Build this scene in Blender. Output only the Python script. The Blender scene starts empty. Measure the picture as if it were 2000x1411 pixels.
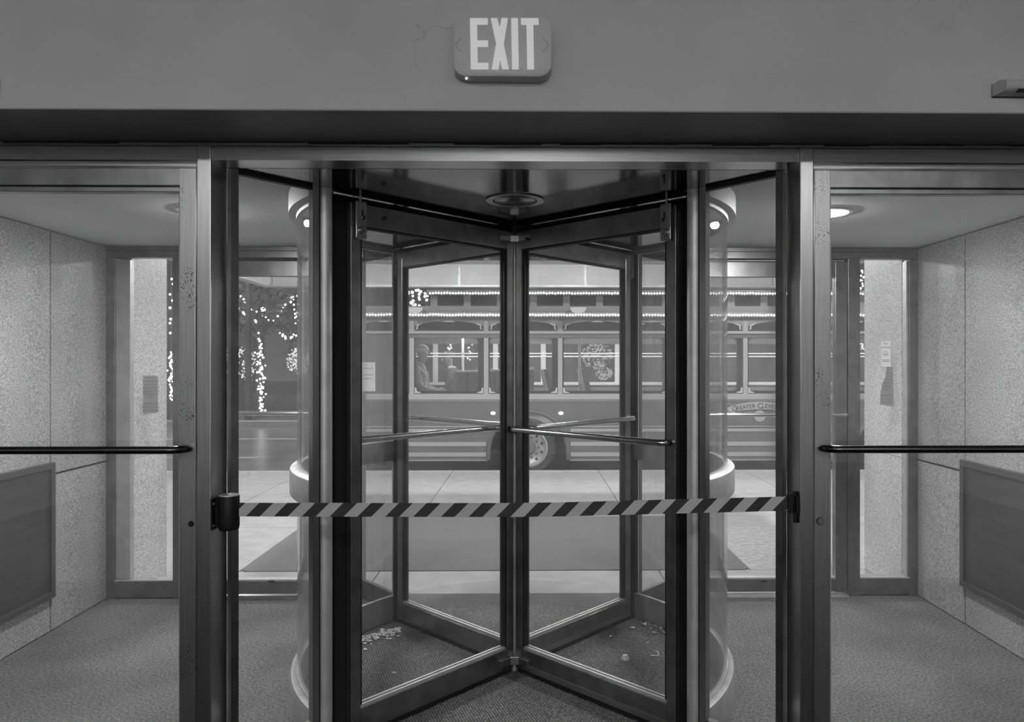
import bpy, bmesh, math, random
from mathutils import Vector, Matrix
random.seed(7)
PI = math.pi

# ---------------------------------------------------------------- camera, world, exposure
S = bpy.context.scene
COL = S.collection
F, PPX, PPY, YAW, EYE = 1400.0, 1053.0, 709.0, 0.013, 1.5
cd = bpy.data.cameras.new('camera'); cam = bpy.data.objects.new('camera', cd); COL.objects.link(cam)
cd.sensor_width = 36.0; cd.lens = 36.0 * F / 2000.0
cd.shift_x = (1000.0 - PPX) / 2000.0
cd.shift_y = (PPY - 705.5) / 2000.0
cd.clip_start = 0.05; cd.clip_end = 300
cam.location = (0, 0, EYE); cam.rotation_euler = (PI / 2, 0, -YAW)
S.camera = cam
w = bpy.data.worlds.new('night_sky'); S.world = w; w.use_nodes = True
bg = w.node_tree.nodes['Background']; bg.inputs[0].default_value = (0.07, 0.07, 0.07, 1); bg.inputs[1].default_value = 1.0
S.view_settings.view_transform = 'Standard'; S.view_settings.look = 'None'
S.view_settings.gamma = 1.0; S.view_settings.use_curve_mapping = False
S.view_settings.exposure = 0.0
L_LOBBY, L_VEST, L_CANOPY, L_STREET, L_BUS, L_BULB = 15.5, 330.0, 500.0, 1450.0, 38.0, 4.5

# photo pixel -> point on the plane y = Y
def P(px, py, Y):
    u = (px - PPX) / F; v = -(py - PPY) / F
    dx = u * math.cos(YAW) + math.sin(YAW); dy = math.cos(YAW) - u * math.sin(YAW)
    t = Y / dy
    return Vector((dx * t, Y, EYE + v * t))
def PX(px, Y): return P(px, PPY, Y).x
def PZ(px, py, Y): return P(px, py, Y).z

# ---------------------------------------------------------------- mesh builder
class MB:
    def __init__(s): s.v = []; s.f = []; s.m = []
    def add(s, vs, fs, mi=0):
        n = len(s.v); s.v += [tuple(p) for p in vs]
        for f in fs: s.f.append([i + n for i in f]); s.m.append(mi)
        return s
    def box(s, x0, x1, y0, y1, z0, z1, mi=0, M=None):
        vs = [Vector((x, y, z)) for z in (z0, z1) for y in (y0, y1) for x in (x0, x1)]
        if M: vs = [M @ p for p in vs]
        return s.add(vs, [(0,2,3,1),(4,5,7,6),(0,1,5,4),(2,6,7,3),(0,4,6,2),(1,3,7,5)], mi)
    def prism(s, pts, a, b, axis='z', mi=0, M=None):
        """polygon (2D pts, counter clockwise) extruded from a to b along an axis"""
        n = len(pts)
        def mk(p, h):
            if axis == 'z': q = Vector((p[0], p[1], h))
            elif axis == 'y': q = Vector((p[0], h, p[1]))
            else: q = Vector((h, p[0], p[1]))
            return M @ q if M else q
        vs = [mk(p, a) for p in pts] + [mk(p, b) for p in pts]
        fs = [tuple(range(n))[::-1], tuple(range(n, 2 * n))]
        fs += [(i, (i + 1) % n, n + (i + 1) % n, n + i) for i in range(n)]
        return s.add(vs, fs, mi)
    def tube(s, pts, r, seg=12, mi=0, cap=True):
        pts = [Vector(p) for p in pts]; rs = r if isinstance(r, (list, tuple)) else [r] * len(pts)
        rings = []; up = None
        for i, p in enumerate(pts):
            d = (pts[min(i + 1, len(pts) - 1)] - pts[max(i - 1, 0)]).normalized()
            if up is None:
                up = Vector((0, 0, 1)) if abs(d.z) < .9 else Vector((0, 1, 0))
            a = d.cross(up).normalized(); b = a.cross(d).normalized(); up = b
            rings.append([p + (a * math.cos(t) + b * math.sin(t)) * rs[i] for t in [2 * PI * k / seg for k in range(seg)]])
        vs = [q for R in rings for q in R]; fs = []
        for i in range(len(rings) - 1):
            for k in range(seg):
                a, b = i * seg + k, i * seg + (k + 1) % seg
                fs.append((a, b, b + seg, a + seg))
        if cap:
            fs.append(tuple(range(seg))[::-1]); n = (len(rings) - 1) * seg; fs.append(tuple(range(n, n + seg)))
        return s.add(vs, fs, mi)
    def lathe(s, prof, c=(0,0,0), seg=24, mi=0, axis='z', a0=0, a1=2 * PI):
        """profile (r, h) swept round an axis through c"""
        full = abs(a1 - a0 - 2 * PI) < 1e-6; n = seg if full else seg + 1
        c = Vector(c); vs = []; fs = []; k = len(prof)
        for i in range(n):
            t = a0 + (a1 - a0) * i / seg
            for r, h in prof:
                if axis == 'z': q = Vector((r * math.cos(t), r * math.sin(t), h))
                elif axis == 'y': q = Vector((r * math.cos(t), h, r * math.sin(t)))
                else: q = Vector((h, r * math.cos(t), r * math.sin(t)))
                vs.append(c + q)
        for i in range(seg):
            j = (i + 1) % n
            for q in range(k - 1):
                fs.append((i * k + q, j * k + q, j * k + q + 1, i * k + q + 1))
        return s.add(vs, fs, mi)
    def ball(s, c, r, mi=0, seg=8, rings=5, sc=(1,1,1)):
        c = Vector(c); vs = [c + Vector((0,0,-r*sc[2]))]; fs = []
        for i in range(1, rings):
            ph = -PI / 2 + PI * i / rings
            for k in range(seg):
                t = 2 * PI * k / seg
                vs.append(c + Vector((r*sc[0]*math.cos(ph)*math.cos(t), r*sc[1]*math.cos(ph)*math.sin(t), r*sc[2]*math.sin(ph))))
        vs.append(c + Vector((0,0,r*sc[2]))); n = len(vs) - 1
        for k in range(seg): fs.append((0, 1 + (k + 1) % seg, 1 + k))
        for i in range(rings - 2):
            for k in range(seg):
                a = 1 + i*seg + k; b = 1 + i*seg + (k+1) % seg
                fs.append((a, b, b + seg, a + seg))
        b = 1 + (rings - 2) * seg
        for k in range(seg): fs.append((b + k, b + (k+1) % seg, n))
        return s.add(vs, fs, mi)
    def octa(s, c, r, mi=0):
        c = Vector(c)
        return s.add([c + Vector(d) * r for d in ((1,0,0),(-1,0,0),(0,1,0),(0,-1,0),(0,0,1),(0,0,-1))],
                     [(0,2,4),(2,1,4),(1,3,4),(3,0,4),(2,0,5),(1,2,5),(3,1,5),(0,3,5)], mi)
    def ring(s, outer, inner, y0, y1, mi=0):
        """plate in the xz plane between two outlines with the same number of points"""
        n = len(outer)
        vs = [(p[0], y, p[1]) for y in (y0, y1) for L in (outer, inner) for p in L]
        fs = []
        for i in range(n):
            j = (i + 1) % n
            fs += [(i, j, n + j, n + i), (2*n + j, 2*n + i, 3*n + i, 3*n + j), (j, i, 2*n + i, 2*n + j), (n + i, n + j, 3*n + j, 3*n + i)]
        return s.add(vs, fs, mi)
    def mesh(s, name, mats, smooth=False, off=None):
        me = bpy.data.meshes.new(name)
        vs = s.v if off is None else [(p[0]-off[0], p[1]-off[1], p[2]-off[2]) for p in s.v]
        me.from_pydata(vs, [], s.f)
        for m in (mats if isinstance(mats, (list, tuple)) else [mats]): me.materials.append(m)
        for p, mi in zip(me.polygons, s.m): p.material_index = mi; p.use_smooth = smooth
        bm = bmesh.new(); bm.from_mesh(me); bmesh.ops.recalc_face_normals(bm, faces=bm.faces); bm.to_mesh(me); bm.free()
        if smooth: 
            try: me.set_sharp_from_angle(angle=math.radians(40))
            except Exception: pass
        return me
    def build(s, name, mats, parent=None, smooth=False, bevel=0, local=False, label=None):
        """world-space vertices -> one object; its origin is the parent's origin"""
        off = None
        if parent is not None and not local:
            off = wloc(parent)
        o = bpy.data.objects.new(name, s.mesh(name, mats, smooth, off)); COL.objects.link(o)
        if parent is not None: o.parent = parent
        if bevel:
            b = o.modifiers.new('bevel', 'BEVEL'); b.width = bevel; b.segments = 2; b.limit_method = 'ANGLE'; b.angle_limit = math.radians(40)
        if label: o['label'] = label
        return o
def wloc(o):
    v = Vector((0,0,0))
    while o is not None: v += o.location; o = o.parent
    return v
def tag(o, label=None, cat=None, group=None, kind=None):
    if label: o['label'] = label
    if cat: o['category'] = cat
    if group: o['group'] = group
    if kind: o['kind'] = kind
    return o
def thing(name, loc, label, cat, group=None, kind=None):
    o = bpy.data.objects.new(name, None); COL.objects.link(o); o.location = loc; o.empty_display_size = .1
    return tag(o, label, cat, group, kind)
def bx(name, x0, x1, y0, y1, z0, z1, m, parent=None, bevel=0, label=None):
    return MB().box(x0, x1, y0, y1, z0, z1).build(name, m, parent, bevel=bevel, label=label)
def rrect(x0, x1, z0, z1, r, seg=4):
    pts = []
    for cx, cz, a in ((x1-r, z0+r, -PI/2), (x1-r, z1-r, 0), (x0+r, z1-r, PI/2), (x0+r, z0+r, PI)):
        for k in range(seg + 1):
            t = a + PI/2 * k / seg; pts.append((cx + r*math.cos(t), cz + r*math.sin(t)))
    return pts
def rectlike(pts, x0, x1, z0, z1):
    """push the points of a rounded outline out to a rectangle, point by point"""
    cx, cz = (x0+x1)/2, (z0+z1)/2; out = []
    n = len(pts)//4
    for i, p in enumerate(pts):
        q = i // n; k = i % n; h = (n-1)/2
        X = x1 if q in (0, 1) else x0; Z = z0 if q in (0, 3) else z1
        x, z = X, Z
        if q == 0: x, z = (p[0], z0) if k < h else ((x1, z0) if k == h else (x1, p[1]))
        if q == 1: x, z = (x1, p[1]) if k < h else ((x1, z1) if k == h else (p[0], z1))
        if q == 2: x, z = (p[0], z1) if k < h else ((x0, z1) if k == h else (x0, p[1]))
        if q == 3: x, z = (x0, p[1]) if k < h else ((x0, z0) if k == h else (p[0], z0))
        out.append((x, z))
    return out
def text_part(body, size, ext, m, parent, M, name='lettering', track=1.0):
    cu = bpy.data.curves.new('t', 'FONT'); cu.body = body; cu.size = size; cu.extrude = ext
    cu.align_x = 'CENTER'; cu.align_y = 'CENTER'; cu.space_character = track; cu.resolution_u = 2
    t = bpy.data.objects.new('t', cu); COL.objects.link(t)
    dg = bpy.context.evaluated_depsgraph_get(); me = bpy.data.meshes.new_from_object(t.evaluated_get(dg))
    bpy.data.objects.remove(t); bpy.data.curves.remove(cu)
    off = wloc(parent) if parent is not None else Vector((0,0,0))
    me.transform(Matrix.Translation(-off) @ M); me.materials.clear(); me.materials.append(m); me.name = name
    o = bpy.data.objects.new(name, me); COL.objects.link(o)
    if parent is not None: o.parent = parent
    return o

# ---------------------------------------------------------------- materials
def g(v): return (v, v, v, 1)
def mat(name, base, rough=.5, metal=0., nscale=0, namt=0., bump=0., bscale=None, spec=.5, aniso=0., stretch=None, coat=0.):
    m = bpy.data.materials.new(name); m.use_nodes = True; nt = m.node_tree; b = nt.nodes['Principled BSDF']
    b.inputs['Base Color'].default_value = g(base); b.inputs['Roughness'].default_value = rough
    b.inputs['Metallic'].default_value = metal; b.inputs['Specular IOR Level'].default_value = spec
    b.inputs['Coat Weight'].default_value = coat; b.inputs['Coat Roughness'].default_value = .08
    tc = nt.nodes.new('ShaderNodeTexCoord'); mp = nt.nodes.new('ShaderNodeMapping'); nt.links.new(tc.outputs['Object'], mp.inputs[0])
    if stretch: mp.inputs['Scale'].default_value = stretch
    if nscale:
        n = nt.nodes.new('ShaderNodeTexNoise'); n.inputs['Scale'].default_value = nscale; n.inputs['Detail'].default_value = 5
        nt.links.new(mp.outputs[0], n.inputs['Vector'])
        r = nt.nodes.new('ShaderNodeMapRange'); r.inputs[1].default_value = .3; r.inputs[2].default_value = .7
        r.inputs[3].default_value = base * (1 - namt); r.inputs[4].default_value = base * (1 + namt)
        nt.links.new(n.outputs['Fac'], r.inputs[0])
        c = nt.nodes.new('ShaderNodeCombineColor')
        for i in range(3): nt.links.new(r.outputs[0], c.inputs[i])
        nt.links.new(c.outputs[0], b.inputs['Base Color'])
    if bump:
        n2 = nt.nodes.new('ShaderNodeTexNoise'); n2.inputs['Scale'].default_value = bscale or nscale or 50; n2.inputs['Detail'].default_value = 4
        nt.links.new(mp.outputs[0], n2.inputs['Vector'])
        bp = nt.nodes.new('ShaderNodeBump'); bp.inputs['Strength'].default_value = bump; bp.inputs['Distance'].default_value = .01
        nt.links.new(n2.outputs['Fac'], bp.inputs['Height']); nt.links.new(bp.outputs[0], b.inputs['Normal'])
    return m
def glass_mat(name, dirt=.03, tint=.95, rough=.0):
    m = bpy.data.materials.new(name); m.use_nodes = True; nt = m.node_tree; nt.nodes.clear()
    o = nt.nodes.new('ShaderNodeOutputMaterial'); tr = nt.nodes.new('ShaderNodeBsdfTransparent'); tr.inputs[0].default_value = g(tint)
    gl = nt.nodes.new('ShaderNodeBsdfGlossy'); gl.inputs['Roughness'].default_value = rough
    fr = nt.nodes.new('ShaderNodeFresnel')
    ge = nt.nodes.new('ShaderNodeNewGeometry'); io = nt.nodes.new('ShaderNodeMapRange'); io.inputs[3].default_value = 1.5; io.inputs[4].default_value = 1/1.5   # same Fresnel on both faces of the sheet
    nt.links.new(ge.outputs['Backfacing'], io.inputs[0]); nt.links.new(io.outputs[0], fr.inputs[0])
    mx = nt.nodes.new('ShaderNodeMixShader'); nt.links.new(fr.outputs[0], mx.inputs[0]); nt.links.new(tr.outputs[0], mx.inputs[1]); nt.links.new(gl.outputs[0], mx.inputs[2])
    df = nt.nodes.new('ShaderNodeBsdfDiffuse'); df.inputs[0].default_value = g(.75)
    tl = nt.nodes.new('ShaderNodeBsdfTranslucent'); tl.inputs[0].default_value = g(.75)
    m2 = nt.nodes.new('ShaderNodeMixShader'); nt.links.new(df.outputs[0], m2.inputs[1]); nt.links.new(tl.outputs[0], m2.inputs[2])
    m3 = nt.nodes.new('ShaderNodeMixShader')
    tc = nt.nodes.new('ShaderNodeTexCoord'); n = nt.nodes.new('ShaderNodeTexNoise'); n.inputs['Scale'].default_value = 2.5; n.inputs['Detail'].default_value = 8
    nt.links.new(tc.outputs['Object'], n.inputs['Vector'])
    r = nt.nodes.new('ShaderNodeMapRange'); r.inputs[1].default_value = .3; r.inputs[2].default_value = .75; r.inputs[3].default_value = dirt*.6; r.inputs[4].default_value = dirt*1.6
    nt.links.new(n.outputs['Fac'], r.inputs[0]); nt.links.new(r.outputs[0], m3.inputs[0])
    nt.links.new(mx.outputs[0], m3.inputs[1]); nt.links.new(m2.outputs[0], m3.inputs[2]); nt.links.new(m3.outputs[0], o.inputs[0])
    return m
def paper_mat(name, base):
    m = bpy.data.materials.new(name); m.use_nodes = True; nt = m.node_tree; nt.nodes.clear()
    o = nt.nodes.new('ShaderNodeOutputMaterial'); d = nt.nodes.new('ShaderNodeBsdfDiffuse'); t = nt.nodes.new('ShaderNodeBsdfTranslucent'); x = nt.nodes.new('ShaderNodeMixShader')
    n = nt.nodes.new('ShaderNodeTexNoise'); n.inputs['Scale'].default_value = 30
    r = nt.nodes.new('ShaderNodeMapRange'); r.inputs[3].default_value = base*.95; r.inputs[4].default_value = base*1.05; nt.links.new(n.outputs['Fac'], r.inputs[0])
    c = nt.nodes.new('ShaderNodeCombineColor')
    for i in range(3): nt.links.new(r.outputs[0], c.inputs[i])
    for q in (d, t): nt.links.new(c.outputs[0], q.inputs[0])
    x.inputs[0].default_value = .92; nt.links.new(d.outputs[0], x.inputs[1]); nt.links.new(t.outputs[0], x.inputs[2]); nt.links.new(x.outputs[0], o.inputs[0])
    return m
def emit(name, s, sample=True):
    m = bpy.data.materials.new(name); m.use_nodes = True; nt = m.node_tree; nt.nodes.clear()
    o = nt.nodes.new('ShaderNodeOutputMaterial'); e = nt.nodes.new('ShaderNodeEmission'); e.inputs[0].default_value = g(1); e.inputs[1].default_value = s
    nt.links.new(e.outputs[0], o.inputs[0])
    m.cycles.emission_sampling = 'FRONT_BACK' if sample else 'NONE'
    return m
def granite(name, base, rough):
    m = mat(name, base, rough, coat=.4 if rough < .4 else 0)
    nt = m.node_tree; b = nt.nodes['Principled BSDF']; mp = [n for n in nt.nodes if n.type == 'MAPPING'][0]
    n = nt.nodes.new('ShaderNodeTexNoise'); n.inputs['Scale'].default_value = 125; n.inputs['Detail'].default_value = 2; n.inputs['Roughness'].default_value = .65
    n3 = nt.nodes.new('ShaderNodeTexNoise'); n3.inputs['Scale'].default_value = 1.6; n3.inputs['Detail'].default_value = 5
    for q in (n, n3): nt.links.new(mp.outputs[0], q.inputs['Vector'])
    r = nt.nodes.new('ShaderNodeMapRange'); r.inputs[1].default_value = .32; r.inputs[2].default_value = .68; r.inputs[3].default_value = base*.45; r.inputs[4].default_value = base*1.5
    r3 = nt.nodes.new('ShaderNodeMapRange'); r3.inputs[1].default_value = .3; r3.inputs[2].default_value = .7; r3.inputs[3].default_value = .86; r3.inputs[4].default_value = 1.12
    nt.links.new(n.outputs['Fac'], r.inputs[0]); nt.links.new(n3.outputs['Fac'], r3.inputs[0])
    mu = nt.nodes.new('ShaderNodeMath'); mu.operation = 'MULTIPLY'; nt.links.new(r.outputs[0], mu.inputs[0]); nt.links.new(r3.outputs[0], mu.inputs[1])
    c = nt.nodes.new('ShaderNodeCombineColor')
    for i in range(3): nt.links.new(mu.outputs[0], c.inputs[i])
    nt.links.new(c.outputs[0], b.inputs['Base Color'])
    return m
def stripes(name, period, lo, hi, slant):
    """diagonal hazard print on the belt: object x and z"""
    m = mat(name, hi, .6); nt = m.node_tree; b = nt.nodes['Principled BSDF']
    tc = nt.nodes.new('ShaderNodeTexCoord'); sp = nt.nodes.new('ShaderNodeSeparateXYZ'); nt.links.new(tc.outputs['UV'], sp.inputs[0])
    a = nt.nodes.new('ShaderNodeMath'); a.operation = 'MULTIPLY_ADD'; a.inputs[1].default_value = -slant; nt.links.new(sp.outputs['Y'], a.inputs[0]); nt.links.new(sp.outputs['X'], a.inputs[2])
    d = nt.nodes.new('ShaderNodeMath'); d.operation = 'DIVIDE'; d.inputs[1].default_value = period; nt.links.new(a.outputs[0], d.inputs[0])
    f = nt.nodes.new('ShaderNodeMath'); f.operation = 'FRACT'; nt.links.new(d.outputs[0], f.inputs[0])
    l = nt.nodes.new('ShaderNodeMath'); l.operation = 'LESS_THAN'; l.inputs[1].default_value = .5; nt.links.new(f.outputs[0], l.inputs[0])
    r = nt.nodes.new('ShaderNodeMapRange'); r.inputs[3].default_value = hi; r.inputs[4].default_value = lo; nt.links.new(l.outputs[0], r.inputs[0])
    c = nt.nodes.new('ShaderNodeCombineColor')
    for i in range(3): nt.links.new(r.outputs[0], c.inputs[i])
    nt.links.new(c.outputs[0], b.inputs['Base Color'])
    return m
def carpet_mat(name, base, ribs=0, ang=0):
    m = mat(name, base, .95, spec=.1, nscale=90, namt=.55, bump=.6, bscale=140)
    nt = m.node_tree; b = nt.nodes['Principled BSDF']; mp = [n for n in nt.nodes if n.type == 'MAPPING'][0]
    # broad wear
    n3 = nt.nodes.new('ShaderNodeTexNoise'); n3.inputs['Scale'].default_value = 2.2; n3.inputs['Detail'].default_value = 4; nt.links.new(mp.outputs[0], n3.inputs['Vector'])
    r3 = nt.nodes.new('ShaderNodeMapRange'); r3.inputs[1].default_value = .3; r3.inputs[2].default_value = .7; r3.inputs[3].default_value = .8; r3.inputs[4].default_value = 1.2
    nt.links.new(n3.outputs['Fac'], r3.inputs[0])
    src = b.inputs['Base Color'].links[0].from_node; val = src.inputs[0].links[0].from_socket
    mu = nt.nodes.new('ShaderNodeMath'); mu.operation = 'MULTIPLY'; nt.links.new(val, mu.inputs[0]); nt.links.new(r3.outputs[0], mu.inputs[1])
    out = mu.outputs[0]
    if ribs:
        m2 = nt.nodes.new('ShaderNodeMapping'); m2.inputs['Rotation'].default_value = (0,0,ang); tc = [n for n in nt.nodes if n.type == 'TEX_COORD'][0]
        nt.links.new(tc.outputs['Object'], m2.inputs[0])
        wv = nt.nodes.new('ShaderNodeTexWave'); wv.inputs['Scale'].default_value = ribs; nt.links.new(m2.outputs[0], wv.inputs['Vector'])
        wv.inputs['Distortion'].default_value = .6; wv.inputs['Detail Scale'].default_value = 4
        rr = nt.nodes.new('ShaderNodeMapRange'); rr.inputs[3].default_value = .6; rr.inputs[4].default_value = 1.4; nt.links.new(wv.outputs['Fac'], rr.inputs[0])
        m4 = nt.nodes.new('ShaderNodeMath'); m4.operation = 'MULTIPLY'; nt.links.new(out, m4.inputs[0]); nt.links.new(rr.outputs[0], m4.inputs[1]); out = m4.outputs[0]
    c = nt.nodes.new('ShaderNodeCombineColor')
    for i in range(3): nt.links.new(out, c.inputs[i])
    nt.links.new(c.outputs[0], b.inputs['Base Color'])
    return m

ALU = mat('brushed aluminium', .40, .28, 1., nscale=9, namt=.12, bump=.03, bscale=60, stretch=(40, 40, .6))
ALU_H = mat('brushed aluminium rail', .42, .3, 1., nscale=9, namt=.12, bump=.03, bscale=60, stretch=(.6, 40, 40))
ALU_D = mat('dull aluminium', .27, .33, 1., nscale=14, namt=.2)
ALU_L = mat('light aluminium', .54, .5, .7, nscale=14, namt=.12)
STEEL = mat('polished steel', .5, .2, 1.)
DARKST = mat('dark steel', .09, .25, 1.)
SOFFIT = mat('mirror-like metal soffit', .36, .1, 1., nscale=2.2, namt=.1)
BLACK = mat('black rubber', .012, .6)
FELT = mat('black felt seal', .02, .95, spec=.1, bump=.4, bscale=300)
BLKPL = mat('black plastic', .006, .5, spec=.25)
GLASS = glass_mat('clear pane', .035, .96)
GLASS_C = glass_mat('curved pane', .05, .93)
GLASS_F = glass_mat('far pane', .05, .96)
GLASS_B = glass_mat('bus pane', .04, .85)
PAINT = mat('painted plaster', .46, .65, nscale=2.4, namt=.07, bump=.12, bscale=35)
PAINT_B = mat('brightened back wall paint', .75, .7, nscale=2, namt=.05)  # base colour raised in place of wall-washer light on the back wall
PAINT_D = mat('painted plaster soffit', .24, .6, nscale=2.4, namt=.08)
CEIL = mat('white ceiling', .86, .8, nscale=2, namt=.03)
def blemish(m, thr, scale, mscale, dark, lines):
    """dark specks (worn metal) or hairline cracks (plaster) laid over a material, in patches"""
    nt = m.node_tree; b = nt.nodes['Principled BSDF']; tc = [n for n in nt.nodes if n.type == 'TEX_COORD'][0]
    n = nt.nodes.new('ShaderNodeTexNoise'); n.inputs['Scale'].default_value = scale; n.inputs['Detail'].default_value = 6
    k = nt.nodes.new('ShaderNodeTexNoise'); k.inputs['Scale'].default_value = mscale; k.inputs['Detail'].default_value = 2
    for q in (n, k): nt.links.new(tc.outputs['Object'], q.inputs['Vector'])
    def M(op, a, v=None, w=None):
        x = nt.nodes.new('ShaderNodeMath'); x.operation = op; nt.links.new(a, x.inputs[0])
        if v is not None:
            if hasattr(v, 'node'): nt.links.new(v, x.inputs[1])
            else: x.inputs[1].default_value = v
        return x.outputs[0]
    f = n.outputs['Fac']
    f = M('LESS_THAN', M('ABSOLUTE', M('SUBTRACT', f, .5)), thr) if lines else M('GREATER_THAN', f, thr)
    mask = nt.nodes.new('ShaderNodeMapRange'); mask.inputs[1].default_value = .56; mask.inputs[2].default_value = .66; nt.links.new(k.outputs['Fac'], mask.inputs[0])
    f = M('MULTIPLY', f, mask.outputs[0])
    src = b.inputs['Base Color'].links[0].from_socket
    mx = nt.nodes.new('ShaderNodeMix'); mx.data_type = 'RGBA'; nt.links.new(f, mx.inputs[0]); nt.links.new(src, mx.inputs[6]); mx.inputs[7].default_value = g(dark)
    nt.links.new(mx.outputs[2], b.inputs['Base Color']); return m
blemish(PAINT, .0035, 3.2, 2.6, .38, True)
ALU_W = blemish(mat('worn aluminium', .40, .34, 1., nscale=9, namt=.12, stretch=(40, 40, .6)), .6, 160, 5, .1, False)
GRAN = granite('polished granite', .38, .3)
GRAN_O = granite('outdoor granite', .68, .5)
JOINT = mat('dark joint', .03, .9)
CARPET = carpet_mat('speckled carpet', .155)
LOBBYF = mat('darkened lobby floor', .014, .9, nscale=80, namt=.4, spec=.2)  # floor colour darkened as if unlit, so the lower metal reflects dark
CARPET_R = carpet_mat('ribbed mat', .165, 26, math.radians(-21))
BOARD = mat('dark laminate', .04, .33, nscale=5, namt=.35, bump=.04, bscale=8, stretch=(1, .6, 9))
BOARD_F = mat('dark metal trim', .07, .35, .3)
S.cycles.use_denoising = True; S.cycles.sample_clamp_indirect = 6; S.cycles.max_bounces = 8; S.cycles.diffuse_bounces = 4; S.cycles.glossy_bounces = 5; S.cycles.adaptive_threshold = .04
S.cycles.transparent_max_bounces = 28; S.cycles.caustics_reflective = False; S.cycles.caustics_refractive = False

# ---------------------------------------------------------------- measures of the place (metres)
X0 = -0.075                     # middle of the entrance
AX, AY = -0.0744, 3.494         # axis of the revolving door
Y_BULK, Z_BULK = 2.042, 2.219   # painted bulkhead: face and underside
Y_HEAD = 2.335                  # front face of the door frame
Z_SOF = 2.156                   # underside of the door canopy
Y_FAR = 4.575; Z_CEIL = 2.24    # outer glazed wall, vestibule ceiling
XL0, XL1 = -2.63, -2.685        # left granite wall at the near and the far end
XR0, XR1 = 2.475, 2.495         # right granite wall

# ---------------------------------------------------------------- the setting: floor, walls, ceilings
fl = MB().box(-5, 5, 2.33, 4.66, -.2, 0).build('floor', CARPET); tag(fl, 'speckled grey carpet of the vestibule', 'floor', kind='structure')
tag(MB().box(-5, 5, -6, 2.328, -.2, 0).build('floor_lobby', LOBBYF), 'floor of the lobby coloured dark as if unlit', 'floor', kind='structure')
m = MB()
m.prism([(AX + 1.0*math.sin(t), AY - 1.0*math.cos(t)) for t in [2*PI*k/64 for k in range(64)]], 0, .003)
m.build('ribbed_mat', CARPET_R, fl, label='round ribbed mat under the revolving door')

def granite_wall(name, xn, xf, sgn, label, yj):
    """slabs with open joints on a dark backing; the wall runs from the door frame to the outer glazing"""
    def X(y): return xn + (xf - xn) * (y - 2.45) / (Y_FAR - 2.45)
    ya, yb = 2.45, Y_FAR + .03
    b = MB(); b.prism([(X(ya) + sgn*.02, ya), (X(yb) + sgn*.02, yb), (X(yb) + sgn*.25, yb), (X(ya) + sgn*.25, ya)][::(1 if sgn < 0 else 1)], -.1, Z_CEIL + .1)
    root = b.build(name, JOINT); tag(root, label, 'wall', kind='structure')
    gap = .006
    for y0, y1 in ((ya, yj), (yj, yb)):
        for z0, z1 in ((0, .875), (.875, Z_CEIL)):
            q = MB().prism([(X(y0+gap), y0+gap), (X(y1-gap), y1-gap), (X(y1-gap) + sgn*.025, y1-gap), (X(y0+gap) + sgn*.025, y0+gap)], z0 + gap, z1 - gap)
            q.build('slab', GRAN, root, bevel=.0015)
    return X
XLw = granite_wall('wall_left', XL0, XL1, -1, 'polished grey granite wall with scuffed dark panel at its foot', 4.03)
XRw = granite_wall('wall_right', XR0, XR1, 1, 'polished grey granite wall facing the notice with a torn edge', 4.07)

ce = MB().box(-2.9, 2.75, 2.43, Y_FAR + .09, Z_CEIL, Z_CEIL + .25)
ce = ce.build('ceiling', CEIL); tag(ce, 'flat white ceiling of the glazed vestibule', 'ceiling', kind='structure')

wf = MB().box(-5, 5, Y_BULK, 2.43, Z_BULK + .001, 3.4, 0)
wf = wf.build('wall_front', PAINT); tag(wf, 'painted plaster bulkhead wall above the door frame', 'wall', kind='structure')
MB().box(-5, 5, Y_BULK, Y_HEAD + .02, Z_BULK - .003, Z_BULK + .001).build('underside', PAINT_D, wf, label='dark painted underside of the bulkhead')  # underside has a darker tone than the bulkhead face
m = MB(); x = -2.6                # ragged caulk line between bulkhead and frame
while x < 2.5:
    d = random.uniform(.05, .22); h = random.choice((.002, .004, .0065)) 
    m.box(x, x + d, Y_HEAD - .008, Y_HEAD + .004, Z_BULK - .003 - h, Z_BULK - .002); x += d
m.build('caulk', JOINT, wf)

wb = MB().box(-5, 5, -6.2, -6, -.1, 3.5).build('wall_back', PAINT_B); tag(wb, 'painted back wall of the lobby', 'wall', kind='structure')
for nm, a, b in (('wall_lobby_left', -5.2, -5), ('wall_lobby_right', 5, 5.2)):
    tag(MB().box(a, b, -6, 2.45, -.1, 3.5).build(nm, PAINT), 'painted plaster side wall of the lobby', 'wall', kind='structure')
lc = MB().box(-5, 5, -6, Y_BULK, 3.4, 3.6).build('ceiling_lobby', CEIL); tag(lc, 'white plaster ceiling of the lobby', 'ceiling', kind='structure')
for nm, a, b in (('wall_front_left', -5, XL0 - .02), ('wall_front_right', XR0 + .02, 5)):
    tag(MB().box(a, b, 2.335, 2.45, -.1, Z_BULK).build(nm, PAINT), 'painted wall beside the door frame', 'wall', kind='structure')
PANEL = emit('lobby light panel', L_LOBBY)
for px_, py_, w_ in ((-2.6, -2.9, 'in line with the belt cassette'), (0.1, -2.9, 'in line with the exit sign'), (2.8, -2.9, 'in line with the belt clip')):
    t = thing('ceiling_light', (px_, py_, 3.4), 'long rectangular lobby ceiling light ' + w_, 'light', 'lobby ceiling lights', 'thing')
    m = MB(); m.box(px_-1.06, px_-1, py_-.41, py_+.41, 3.37, 3.4); m.box(px_+1, px_+1.06, py_-.41, py_+.41, 3.37, 3.4)
    m.box(px_-1, px_+1, py_-.41, py_-.35, 3.37, 3.4); m.box(px_-1, px_+1, py_+.35, py_+.41, 3.37, 3.4); m.build('frame', ALU_D, t)
    MB().box(px_-1, px_+1, py_-.35, py_+.35, 3.385, 3.398).build('diffuser', PANEL, t)

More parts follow.
